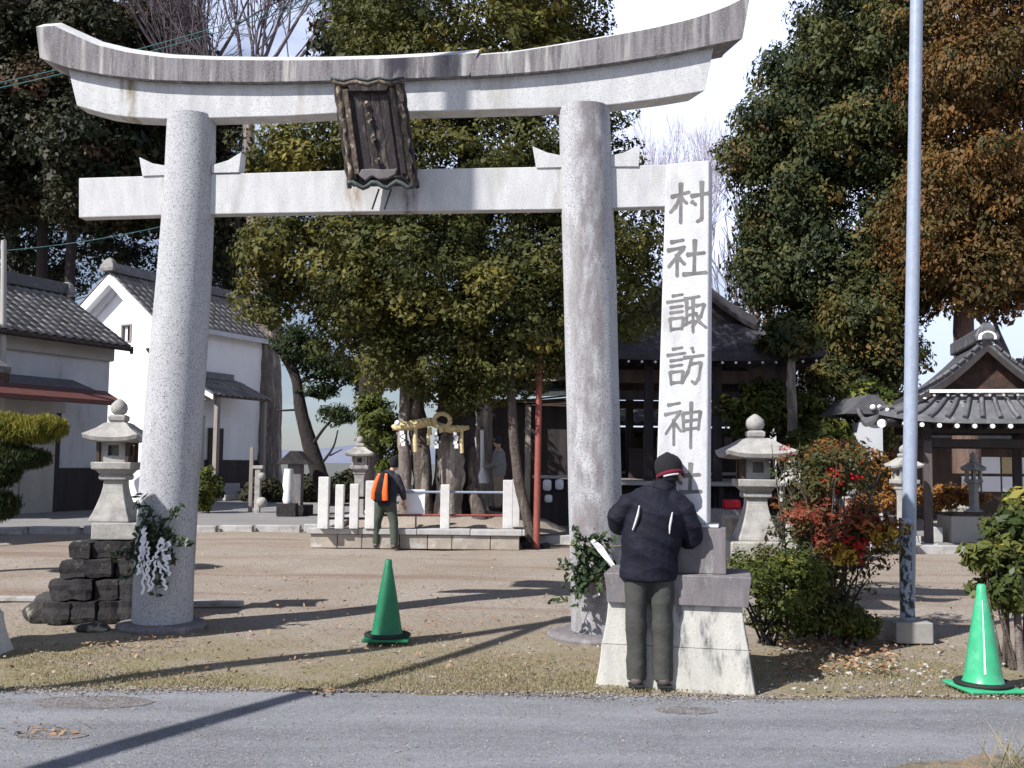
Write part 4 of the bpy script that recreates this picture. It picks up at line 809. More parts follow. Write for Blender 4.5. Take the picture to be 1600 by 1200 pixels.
# dark eave of a third building at the very edge
cc = P(-28, 600, 20); cc.z = 0
D_ = empty('tiled_outbuilding', cc, HROT, 'dark tiled roof corner poking in at the extreme left edge', 'outbuilding')
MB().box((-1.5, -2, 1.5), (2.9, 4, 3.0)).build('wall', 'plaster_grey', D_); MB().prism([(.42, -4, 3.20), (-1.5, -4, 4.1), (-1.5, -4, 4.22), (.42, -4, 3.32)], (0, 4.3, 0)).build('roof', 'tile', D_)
MB().box((.38, -1.9, 3.14), (.06, 4.3, .2)).build('fascia', 'brown_wood', D_); MB().prism([(.40, .22, 3.0), (-1.5, .22, 3.85), (-1.5, .22, 4.1), (.40, .22, 3.2)], (0, .06, 0)).build('barge_board', 'dark_wood', D_)

# ================================================================== TREE PLATFORM, fence posts
pf = G(480, 857); pr_ = G(815, 857); PX0, PX1, PY = pf.x, pr_.x, (pf.y+pr_.y)/2
plat = struct(empty('tree_platform', (0, 0, 0)))
MB().box(((PX0+PX1)/2, PY+3.2, .12), (PX1-PX0-.3, 6.1, .26)).build('earth_fill', 'earth', plat)
x = PX0
while x < PX1-.05:
    w = min(rnd.uniform(.42, .75), PX1-x); MB().box((x+w/2, PY+.13, .115), (w-.012, .24, .25)).build('face_stone', 'ledge_stone', plat, .012); x += w
x = PX0-.06
while x < PX1+.02:
    w = min(rnd.uniform(.85, 1.25), PX1+.06-x); MB().box((x+w/2, PY+.13+rnd.uniform(-.01, .01), .295+rnd.uniform(-.004, .004)), (w-.01, .34, .10)).build('coping_stone', 'coping', plat, .012); x += w
for y in np.arange(PY+.4, PY+6, .9): MB().box((PX0+.1, y+.36, .12), (.24, .88, .26)).build('face_stone', 'ledge_stone', plat, .012); MB().box((PX0+.08, y+.36, .295), (.34, .88, .10)).build('coping_stone', 'coping', plat, .012)
# low kerb running on to the right
k3 = struct(empty('court_kerb', (0, 0, 0))); x = PX1+.35; yk = G(860, 848).y
while x < 2.6: inst('kerb_stone', kb[0], k3, loc=(x+.44, yk, .05), bevel=.012); x += .9
fz = .345
posts = [(505, 745, .185, 'stone fence post, tall and leftmost of the enclosure'), (530, 757, .15, 'short stone fence post, second from the left end of the enclosure'), (553, 756, .155, 'short stone fence post, third from the left, in front of the lantern'),
         (578, 751, .17, 'stone fence post half hidden by the person with the orange backpack'), (695, 757, .165, 'white stone fence post right of the notice board'), (793, 750, .18, 'white stone fence post at the right end of the enclosure')]
fp = []
for px, ty, w, lab in posts:
    b = G(px, 826, fz); t = P(px, ty, b.y+.02); h = t.z-fz
    o = MB().box((0, 0, h/2), (w, w, h)).build('fence_post', 'post_stone', None, .012); o.location = (b.x, b.y+.02, fz); tag(o, lab, 'fence post', 'stone posts of the tree enclosure'); fp.append((b.x, b.y+.02, h))
b2 = G(806, 826, fz); o = MB().box((0, 0, .45), (.14, .14, .9)).build('fence_post', 'post_stone', None, .01); o.location = (b2.x, b2.y+.5, fz); tag(o, 'narrow stone fence post set back at the right corner of the enclosure', 'fence post', 'stone posts of the tree enclosure')
rail = empty('fence_rails', (0, 0, 0), 0, 'thin metal rails joining the stone posts of the tree enclosure', 'railing')
for (i, j, z, m) in ((0, 1, .42, 'dark_wood'), (1, 2, .42, 'dark_wood'), (2, 3, .55, 'dark_wood'), (0, 3, .18, 'dark_wood'), (3, 4, .66, 'pole_metal'), (4, 5, .66, 'pole_metal'), (3, 4, .24, 'rust_pole'), (4, 5, .24, 'rust_pole')):
    a = fp[i]; b = fp[j]; MB().tube([(a[0], a[1], fz+z), (b[0], b[1], fz+z)], .022, 8).build('rail', m, rail)
sg = P(650, 786, fp[4][1]-.06)
sn = empty('notice_board', (sg.x, sg.y, 0), 0, 'blank white notice board fixed to the rails beside the backpack person', 'notice board')
MB().box((0, 0, sg.z), (.32, .02, .49)).build('panel', 'sign_white', sn, .003)
MB().box((0, .03, .52), (.03, .03, .45)).build('stake', 'grey_wood', sn)

# ================================================================== TREES
def trunk(parent, pts, rad, m='bark', name='trunk', n=14, jit=.07): return MB().tube(pts, rad, n, jit=jit).build(name, m, parent)
def smooth_pts(ctrl, n=5):
    out = []; c = [np.array(list(p)+[r], float) for p, r in ctrl]; c = [c[0]]+c+[c[-1]]
    for i in range(1, len(c)-2):
        for k in range(n):
            t = k/n; q = .5*((2*c[i])+(-c[i-1]+c[i+1])*t+(2*c[i-1]-5*c[i]+4*c[i+1]-c[i+2])*t*t+(-c[i-1]+3*c[i]-3*c[i+1]+c[i+2])*t**3); out.append(q)
    out.append(c[-2]); return [Vector(q[:3]) for q in out], [float(q[3]) for q in out]
def ptrunk(parent, lst, m='bark', name='trunk', n=14, jit=.06):   # lst: (px,py,Y,halfwidth px)
    pts, rad = smooth_pts([(P(x, y, Y), w*Y/1600) for x, y, Y, w in lst]); return trunk(parent, pts, rad, m, name, n, jit)
# main sacred tree
T = empty('sacred_tree', (P(690, 800, 20.6).x, 20.6, .3), 0, 'huge spreading broadleaf evergreen with gnarled trunks roped with straw in the enclosure', 'tree')
T.location = (0, 0, 0)
ptrunk(T, [(705, 850, 20.7, 46), (708, 780, 20.7, 34), (712, 700, 20.7, 30), (715, 620, 20.8, 30), (735, 540, 20.8, 28), (740, 420, 20.8, 24), (730, 250, 20.8, 15), (740, 60, 20.8, 8)], 'bark_dark')
ptrunk(T, [(702, 850, 20.1, 26), (704, 800, 20.1, 17), (706, 740, 20.05, 20), (703, 700, 20.05, 19), (706, 676, 20.1, 12)], 'bark_pale', 'burl', jit=.12)
ptrunk(T, [(668, 850, 20.5, 24), (662, 780, 20.5, 15), (657, 700, 20.5, 15), (650, 640, 20.6, 14), (652, 560, 20.6, 13), (640, 450, 20.7, 9), (600, 330, 20.8, 6)], 'bark', jit=.12)
ptrunk(T, [(628, 850, 20.4, 13), (632, 780, 20.4, 9), (633, 720, 20.4, 10), (629, 680, 20.4, 8), (634, 620, 20.5, 9), (630, 560, 20.6, 8), (610, 480, 20.7, 6)], 'bark_pale', jit=.14)
ptrunk(T, [(735, 700, 20.5, 9), (742, 780, 20.3, 11), (770, 835, 20.0, 14), (800, 850, 20, 8)], 'bark', 'root'); ptrunk(T, [(735, 760, 20.2, 8), (750, 810, 20, 12), (745, 850, 20, 14)], 'bark', 'root')
for lst in ([(740, 520, 20.8, 12), (820, 430, 20.6, 9), (900, 340, 20.2, 5)], [(650, 560, 20.3, 7), (590, 520, 19.4, 5), (520, 470, 18.6, 3)], [(735, 560, 20.4, 8), (800, 560, 19.2, 5), (870, 520, 18.4, 3)], [(640, 450, 20.2, 7), (560, 360, 19, 4), (480, 300, 18.4, 2)], [(738, 420, 20.2, 8), (700, 350, 18.8, 5), (640, 300, 18, 3)], [(735, 540, 20.8, 11), (640, 470, 20, 8), (520, 400, 19.5, 5), (430, 380, 19.5, 3)], [(738, 400, 20.8, 10), (800, 250, 20.5, 7), (880, 100, 20.4, 4)], [(735, 430, 20.8, 10), (660, 280, 20.8, 7), (570, 150, 21, 4)]):
    ptrunk(T, lst, 'bark_dark', 'limb', 8)
MB().lathe([(2.3, .20), (1.9, .38), (1.2, .50), (.5, .56), (.05, .58)], 26, (P(710, 800, 20.9).x, 21.2, 0)).build('root_mound', 'earth', T)
mainb = [pb(740, 40, 20.6, 205, 170, 2.8), pb(860, 20, 20.6, 90, 90, 1.8), pb(620, 120, 20.8, 110, 130, 2.2), pb(480, 250, 20.2, 110, 90, 1.6), pb(660, 300, 20.4, 220, 130, 2.8), pb(880, 250, 20.6, 120, 120, 2.0),
         pb(880, 400, 20.0, 130, 120, 2.0), pb(640, 440, 19.6, 170, 120, 2.2), pb(790, 480, 19.4, 150, 110, 2.0), pb(470, 400, 20.0, 90, 85, 1.4), pb(560, 500, 20.2, 95, 70, 1.4), pb(680, 570, 19.6, 110, 60, 1.3), pb(950, 470, 20.4, 80, 70, 1.3), pb(980, 360, 20.6, 60, 90, 1.3), pb(590, 20, 21.2, 70, 80, 1.2), pb(790, 575, 19.3, 90, 55, 1.2), pb(720, 610, 19.8, 60, 34, .8), pb(420, 460, 20.4, 50, 50, 1), pb(870, 520, 19.6, 80, 60, 1.2)]
crown(mainb, 2000, .37, 108, .082, 'leaf_main', T, shell=.42, tmean=.45, tvar=.17)
# yellower outer clumps: sunlight put into their leaf tint
crown([pb(450, 370, 19.4, 70, 60, .8), pb(560, 430, 18.8, 80, 60, .8), pb(430, 250, 19.5, 60, 50, .8), pb(800, 60, 19.0, 120, 80, 1.0)], 110, .34, 75, .11, 'leaf_main', T, name='sun_tinted_foliage', shell=.6, tmean=.70, tvar=.12)

# straw rope, ring, tassels
rp_ = empty('straw_rope', (0, 0, 0), 0, 'thick yellow straw rope with ring and tassels tied round the sacred trunks', 'straw rope')
pts = [P(x, y, 19.55+dy) for x, y, dy in ((614, 668, .15), (628, 666, .02), (645, 664, 0), (660, 661, 0), (672, 659, .05), (684, 664, .1), (700, 670, .0), (716, 670, .05), (732, 668, .25))]
mb = MB(); cp, cr_ = smooth_pts([(p, r) for p, r in zip(pts, [.06, .085, .095, .095, .085, .07, .075, .07, .04])], 5)
for k in range(3):
    q = [c+Vector((0, math.cos(i*.9+k*2.09)*r*.45, math.sin(i*.9+k*2.09)*r*.45)) for i, (c, r) in enumerate(zip(cp, cr_))]; mb.tube(q, [r*.62 for r in cr_], 8)
mb.build('rope', 'straw', rp_)
rc = P(691, 657, 19.5); MB().tube([rc+Vector((.15*math.cos(t), 0, .13*math.sin(t))) for t in np.linspace(0, 2*math.pi, 21)], .045, 8, cap=False, jit=.15).build('straw_ring', 'reed', rp_)
for x, y0_, y1_, w in ((650, 668, 706, .05), (670, 672, 695, .035), (672, 668, 680, .05), (722, 672, 708, .045), (690, 668, 676, .05)):
    MB().tube([P(x, y0_, 19.45), P(x-1, (y0_+y1_)/2, 19.42), P(x, y1_, 19.42)], [w*.6, w, w*.9], 8, jit=.15).build('tassel', 'straw', rp_)
for x, y0_, y1_ in ((629, 674, 696), (681, 676, 700), (712, 676, 700)):
    mb = MB()
    for i in range(4): mb.box(P(x+(1 if i % 2 else -1), y0_+(y1_-y0_)*(i+.5)/4, 19.36), (.07, .006, .085))
    mb.build('paper_zigzag', 'paper', rp_)
MB().ball(P(621, 661, 19.4), .055).build('paper_knot', 'paper', rp_)

# zelkova: huge bare tree with fanning twigs
Z = empty('zelkova_tree', (0, 0, 0), 0, 'huge bare pale barked tree behind the white storehouse with fanning leafless twigs', 'tree')
ptrunk(Z, [(418, 792, 42, 32), (416, 765, 42, 25), (417, 700, 42, 23), (418, 620, 42, 22), (416, 540, 42, 20), (412, 480, 42, 18), (404, 430, 42, 15), (395, 300, 42, 11), (385, 150, 42, 8)], 'bark_pale')
ptrunk(Z, [(416, 540, 42, 12), (432, 510, 41.6, 7), (428, 470, 41.5, 6), (440, 400, 41.5, 4)], 'bark_pale', 'limb', 8)
mb = MB(); rb = random.Random(11)
for px, dx, dz, l in ((385, -.35, 1, 3.2), (390, .05, 1, 3.6), (392, .45, 1, 3.4), (388, .95, .7, 3.6), (384, -.8, .8, 3.0), (395, 1.3, .55, 3.4), (395, .25, 1, 3.0), (386, -1.2, .7, 2.6), (392, .7, 1, 3.4)):
    branches(mb, P(px, rb.uniform(110, 190), 42), (dx, rb.uniform(-.4, .4), dz), l, .10, 5, spread=.62, ratio=.78, up=.14, kids=(2, 3), rr=rb, minr=.011, bend=.16)
mb.build('branches', 'twig', Z)
# second bare tree, in front of the dark wood
Z2 = empty('bare_tree', (0, 0, 0), 0, 'bare brownish twiggy tree in front of the dark evergreens upper left', 'tree')
mb = MB(); ptrunk(Z2, [(330, 800, 43, 12), (325, 600, 43, 10), (320, 400, 43, 9), (318, 200, 43, 6)], 'bark_dark')
for k in range(7): branches(mb, P(318, 330-40*k, 43), (rb.uniform(-1, 1), rb.uniform(-.5, .2), .9), 3.0, .10, 4, spread=.6, ratio=.76, up=.15, kids=(2, 2), rr=rb, minr=.016)
mb.build('branches', 'twig', Z2)

# dark evergreens behind the houses
dk = [('tall dark evergreen filling the upper left corner of the view', [(60, 800, 46, 12), (64, 500, 46, 10), (70, 200, 46, 6)], [(30, 60, 46, 130, 130, 4), (60, 200, 45, 110, 110, 4), (-40, 280, 45, 80, 100, 3), (10, 300, 45, 60, 45, 3), (90, 310, 46, 60, 45, 2.5)]),
      ('dark evergreen rising directly behind the white storehouse gable', [(112, 800, 45, 10), (108, 500, 45, 9), (118, 200, 45, 5)], [(180, 90, 45, 100, 100, 4), (170, 230, 44, 90, 100, 4), (150, 320, 44, 70, 45, 3), (240, 300, 45, 60, 70, 3)]),
      ('brownish dark evergreen between the storehouse and the left torii pillar', [(300, 800, 47, 9), (300, 500, 47, 8), (295, 250, 47, 5)], [(300, 180, 47, 80, 90, 3), (330, 300, 46, 70, 90, 3), (370, 370, 46, 40, 45, 2.2), (260, 60, 48, 60, 60, 2.5)]),
      ]
for lab, tr, bl_ in dk:
    e = empty('evergreen_tree', (0, 0, 0), 0, lab, 'tree', 'dark trees behind the storehouses'); ptrunk(e, tr, 'bark_dark', n=8)
    crown([pb(*b) for b in bl_], 800, .75, 95, .20, 'leaf_dark', e, shell=.25, tmean=.5, tvar=.24, lw=.6)
e = empty('evergreen_tree', (0, 0, 0), 0, 'dark bole and low thin foliage seen between the white storehouse and roof tiles', 'tree', 'dark trees behind the storehouses')
ptrunk(e, [(20, 800, 50, 12), (22, 400, 50, 10), (18, 200, 50, 8)], 'bark_dark', n=8); mb = MB()
for k in range(8): branches(mb, P(22, 520-30*k, 50), (rb.uniform(-.4, 1), rb.uniform(-.3, .3), .5), 2.8, .07, 3, spread=.7, ratio=.75, rr=rb, minr=.02)
mb.build('branches', 'bark_dark', e); crown([pb(60, 410, 50, 110, 60, 3), pb(200, 400, 50, 70, 45, 3), pb(350, 430, 50, 60, 60, 3)], 420, .5, 40, .17, 'leaf_dark', e, shell=.1, tmean=.3)
# leaning pine
e = empty('leaning_pine', (0, 0, 0), 0, 'leaning black trunked pine right of the huge bare tree', 'tree')
ptrunk(e, [(515, 790, 30, 16), (500, 745, 30, 13), (484, 695, 30, 12), (470, 640, 30, 10), (462, 590, 30, 8), (440, 540, 30, 9), (430, 490, 30, 6), (425, 440, 30, 4)], 'bark_dark')
for l_ in ([(485, 700, 30, 3), (510, 665, 29.5, 2), (540, 640, 29.3, 1.5)], [(463, 600, 30, 4), (500, 585, 30, 2.5), (560, 590, 30, 1.5)], [(468, 640, 30, 2), (430, 642, 30, 1.2)], [(498, 730, 30, 2.4), (520, 700, 29.8, 1.6), (528, 672, 29.8, 1)], [(515, 712, 29.8, 1.5), (535, 702, 29.8, .8)], [(466, 612, 30, 2.5), (500, 620, 30, 1.5), (540, 600, 30, 1)]): ptrunk(e, l_, 'bark_dark', 'limb', 6)
crown([pb(520, 572, 30, 50, 26, 1.2), pb(575, 585, 30, 38, 30, 1.2), pb(500, 610, 30, 26, 12, .7), pb(530, 650, 29.5, 30, 14, .7), pb(470, 540, 30, 40, 35, 1), pb(600, 560, 30, 40, 50, 1.5)], 480, .24, 44, .12, 'leaf_pine_dark', e, shell=.1, tmean=.5, lw=.35)
# straight dark trunk behind the platform
e = empty('cedar_tree', (0, 0, 0), 0, 'straight thick dark trunk behind the lantern left of the sacred tree', 'tree')
ptrunk(e, [(582, 800, 27, 24), (580, 690, 27, 19), (580, 550, 27, 18), (585, 300, 27, 14), (590, 60, 27, 8)], 'bark_dark'); crown([pb(560, 60, 27, 70, 90, 2), pb(600, 480, 27, 70, 80, 1.8)], 150, .5, 50, .18, 'leaf_dark', e, shell=.3)
# shrub behind lantern
def shrub(name, label, cat, blobs, ncl, cr, nl, ls, m, stem=None, ns=6, group=None, tmean=.5, lw=.5, tvar=.2, Y0=None, foot=None, flat=.7, shell=.3, bm_='bark_dark'):
    e = empty(name, (0, 0, 0), 0, label, cat, group); bb = [pb(*b) for b in blobs]
    mb = MB(); base = foot or Vector((bb[0][0].x, bb[0][0].y, 0))
    for k in range(ns):
        t = bb[rnd.randrange(len(bb))]; q = t[0]+Vector((rnd.uniform(-1, 1)*t[1]*.6, rnd.uniform(-1, 1)*t[2]*.6, rnd.uniform(-.3, .6)*t[3])); p0 = base+Vector((rnd.uniform(-.12, .12), rnd.uniform(-.1, .1), -.02))
        m_ = p0.lerp(q, .5)+Vector((rnd.uniform(-.08, .08), 0, .06)); r0 = .012+.006*t[3]; mb.tube([p0, m_, q], [r0, r0*.7, r0*.35], 6)
    mb.build('stem', bm_, e); crown(bb, ncl, cr, nl, ls, m, e, 'foliage', shell=shell, tmean=tmean, lw=lw, tvar=tvar, flat=flat); return e
shrub('evergreen_shrub', 'green shrub behind the old lantern left of the sacred tree', 'shrub', [(592, 665, 24, 32, 42, .7), (575, 640, 24, 20, 25, .5), (612, 700, 24, 22, 50, .6)], 150, .16, 40, .09, 'leaf_green', tmean=.35)
shrub('evergreen_shrub', 'rounded dark green shrub right of the left torii pillar by the porch', 'shrub', [(322, 765, 29.5, 22, 32, .5)], 120, .14, 40, .09, 'leaf_green', tmean=.4)
shrub('hedge', 'low dark hedge closing the far gap behind the fence posts', 'hedge', [(500, 772, 38, 70, 22, .8), (420, 770, 38, 40, 20, .8), (560, 765, 38, 50, 24, .8)], 300, .3, 40, .18, 'leaf_dark')
# left cut pine
e = empty('garden_pine', (0, 0, 0), 0, 'clipped garden pine with yellow green needle pads at the left edge', 'tree')
ptrunk(e, [(-60, 850, 14, 16), (-40, 760, 14, 12), (-25, 700, 14, 9), (10, 690, 14, 5), (40, 685, 14, 4)], 'bark_pale', n=10); ptrunk(e, [(-40, 760, 14, 6), (0, 740, 14, 4), (40, 720, 14, 3)], 'bark_pale', 'limb', 8); ptrunk(e, [(-25, 700, 14, 6), (5, 712, 13.9, 5), (18, 695, 13.9, 4), (30, 700, 13.9, 3)], 'bark_pale', 'limb', 8)
def needles(parent, blobs, n, m, tm, name='needle_pad', L_=.11):
    Pn = []; Nn = []; T_ = []
    for b in blobs:
        k = int(n); c = np.array(list(b[0])); d = rng.normal(size=(k, 3)); d /= np.linalg.norm(d, axis=1, keepdims=True); d *= rng.random((k, 1))**.4
        base = c+d*np.array(b[1:4]); Pn.append(np.repeat(base, 10, 0)+rng.normal(size=(k*10, 3))*.022); Nn.append(rng.normal(size=(k*10, 3))); T_.append(np.repeat(tm+rng.normal(0, .2, k)+d[:, 2]*.25, 10))
    A_ = np.concatenate(Pn); return leaf_mesh(name, A_, np.concatenate(Nn), L_, .012, np.concatenate(T_), m, parent, droop=-1.6)
needles(e, [pb(45, 672, 14, 54, 20, .45), pb(5, 665, 14, 40, 18, .45), pb(70, 668, 13.8, 32, 16, .3)], 900, 'leaf_pine', .62)
needles(e, [pb(40, 716, 14, 36, 14, .35), pb(-5, 740, 14, 30, 22, .4), pb(0, 790, 14, 22, 22, .4), pb(15, 705, 14, 30, 10, .3)], 600, 'leaf_pine_dark', .55)

# conifers at the right
def conifer(label, tr, blobs, ncl, cr, nl, ls, m, tm, grp, bark='bark_cedar', tv=.2, name='cypress_tree', droop=1.2, limbs=8):
    e = empty(name, (0, 0, 0), 0, label, 'tree', grp); ptrunk(e, tr, bark, n=10); bb = [pb(*b) for b in blobs]
    for b in bb:
        for k in range(limbs//2):
            t0 = rnd.random(); x0, y0_, Y0_, _ = tr[-1]; x1, y1_, Y1_, _ = tr[0]
            q = b[0]+Vector((rnd.uniform(-1, 1)*b[1]*.7, rnd.uniform(-1, 1)*b[2]*.7, rnd.uniform(-.7, .7)*b[3])); base = min((P(t[0], t[1], t[2]) for t in tr), key=lambda p: (p-q).length)
            base = base.lerp(P(tr[-2][0], tr[-2][1], tr[-2][2]), rnd.random()*.3); MB().tube([base, base.lerp(q, .5)+Vector((0, 0, .15)), q], [.07, .045, .02], 5).build('limb', bark, e)
    crown(bb, ncl, cr, nl, ls, m, e, shell=.25, tmean=tm, tvar=tv, lw=.5, droop=droop, flat=.8, upbias=.35); return e
conifer('tall dark green cypress with rounded left side against the white sky', [(1272, 735, 31, 22), (1276, 640, 31, 17), (1280, 540, 31, 14), (1290, 300, 31, 10), (1300, 50, 31, 7)],
        [(1350, 20, 31, 110, 110, 3), (1275, 110, 31, 85, 80, 2.6), (1220, 200, 31, 80, 70, 2.3), (1175, 245, 31, 55, 35, 1.5), (1320, 230, 30.5, 110, 110, 3), (1230, 330, 31, 85, 90, 2.5), (1290, 430, 30.5, 110, 80, 2.5), (1190, 430, 31, 55, 70, 1.8), (1240, 530, 30.5, 60, 45, 1.6), (1340, 560, 30.5, 70, 50, 1.6)],
        1450, .44, 88, .135, 'leaf_cypress', .50, 'conifers behind the pavilions', droop=.8)
conifer('green cypress with low bushy sprays between the hall roof and the metal pole', [(1385, 740, 29, 13), (1386, 620, 29, 11), (1388, 480, 29, 9), (1395, 200, 29, 6)],
        [(1400, 60, 29, 70, 90, 2), (1420, 200, 29, 60, 90, 2), (1400, 330, 29, 60, 80, 2), (1400, 450, 29, 70, 70, 2), (1340, 500, 28.5, 60, 60, 1.6), (1390, 560, 28.5, 50, 55, 1.4), (1310, 590, 28.5, 50, 30, 1.2)],
        680, .40, 78, .13, 'leaf_cypress', .62, 'conifers behind the pavilions', droop=.8)
conifer('rusty brown winter cedar filling the upper right corner', [(1510, 740, 27, 22), (1508, 560, 27, 17), (1506, 500, 27, 15), (1520, 300, 27, 10), (1530, 50, 27, 6)],
        [(1560, 30, 27, 110, 110, 2.8), (1500, 140, 26.6, 80, 90, 2.4), (1600, 200, 27, 90, 110, 2.6), (1510, 280, 26.5, 90, 80, 2.4), (1440, 360, 26.5, 60, 80, 1.8), (1580, 350, 26.6, 90, 90, 2.4), (1500, 430, 26.5, 80, 60, 2), (1580, 440, 27, 60, 50, 1.6)],
        1250, .40, 90, .115, 'leaf_brown', .48, 'conifers behind the pavilions', name='cedar_tree', droop=1.2)
# thin poles of trees and bare ones
e = empty('young_tree', (0, 0, 0), 0, 'slim pale straight trunk right of the hall roof corner', 'tree'); ptrunk(e, [(1240, 760, 25.5, 9), (1238, 650, 25.5, 8), (1236, 590, 25.5, 7), (1238, 540, 25.5, 5)], 'bark_pale', n=8)
crown([pb(1232, 530, 25.6, 34, 26, .8)], 60, .32, 50, .14, 'leaf_cypress', e, tmean=.5)
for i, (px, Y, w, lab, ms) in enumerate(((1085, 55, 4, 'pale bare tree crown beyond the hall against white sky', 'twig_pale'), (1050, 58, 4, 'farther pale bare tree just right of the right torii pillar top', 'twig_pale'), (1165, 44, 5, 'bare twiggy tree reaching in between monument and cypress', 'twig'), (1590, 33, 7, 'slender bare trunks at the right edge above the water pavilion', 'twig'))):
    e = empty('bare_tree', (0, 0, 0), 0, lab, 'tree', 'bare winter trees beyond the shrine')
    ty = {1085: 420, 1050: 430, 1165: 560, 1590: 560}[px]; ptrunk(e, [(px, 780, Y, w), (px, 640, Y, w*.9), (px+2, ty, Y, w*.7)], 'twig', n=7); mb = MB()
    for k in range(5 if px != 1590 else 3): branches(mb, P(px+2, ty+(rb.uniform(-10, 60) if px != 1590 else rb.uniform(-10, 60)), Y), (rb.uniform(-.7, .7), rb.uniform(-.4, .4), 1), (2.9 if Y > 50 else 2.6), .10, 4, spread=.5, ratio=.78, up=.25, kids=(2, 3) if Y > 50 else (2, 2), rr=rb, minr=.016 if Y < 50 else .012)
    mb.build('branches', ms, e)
# low greenery behind on the right
shrub('shrub_thicket', 'green and rust coloured thicket behind the stone lanterns', 'shrubs', [(1180, 640, 27, 60, 45, 1), (1290, 700, 25, 60, 45, 1), (1360, 650, 26, 60, 50, 1), (1240, 640, 27, 60, 30, 1)], 420, .26, 42, .13, 'leaf_green', ns=12, tmean=.32)
shrub('rusty_hedge', 'rust and orange tinted hedge running left of the water pavilion', 'hedge', [(1350, 735, 21.5, 60, 38, .6), (1300, 730, 21.5, 50, 42, .6), (1390, 745, 21.6, 30, 30, .5)], 300, .16, 42, .075, 'leaf_rust', ns=10, tmean=.45, tvar=.25)
shrub('low_hedge', 'low rust orange hedge at the foot of the lanterns beside the pavilion', 'hedge', [(1370, 785, 19.8, 36, 14, .4), (1480, 775, 23.5, 60, 18, .5)], 200, .12, 40, .07, 'leaf_rust', ns=8, tmean=.7, tvar=.2)

# leaning trunk + red prop pole
e = empty('leaning_tree', (0, 0, 0), 0, 'slim leaning grey trunk beside the red prop pole', 'tree')
lb = G(832, 856); ptrunk(e, [(834, 860, lb.y, 7), (824, 810, lb.y, 8), (812, 760, lb.y, 8), (804, 700, lb.y, 7.5), (800, 640, lb.y, 7), (798, 580, lb.y, 6.5), (802, 530, lb.y, 6), (815, 450, lb.y+.4, 5)], 'bark', n=10)
crown([pb(812, 470, lb.y+.5, 40, 40, .8)], 40, .3, 60, .11, 'leaf_main', e, tmean=.4)
b = G(838, 857); o = MB().tube([(b.x, b.y, 0), tuple(P(843, 555, b.y+.1)), tuple(P(845, 500, b.y+.15))], [.062, .055, .05], 12).build('prop_pole', 'rust_pole'); tag(o, 'rusty red metal prop pole standing beside the leaning trunk', 'pole')
for px, r_, l_ in ((852, .1, 'dark stone at the foot of the red prop pole'), (826, .13, 'block of dark stone beside the leaning trunk foot')):
    c = G(px, 857); rock((c.x, c.y+.15), r_, l_, m='dark_stone')

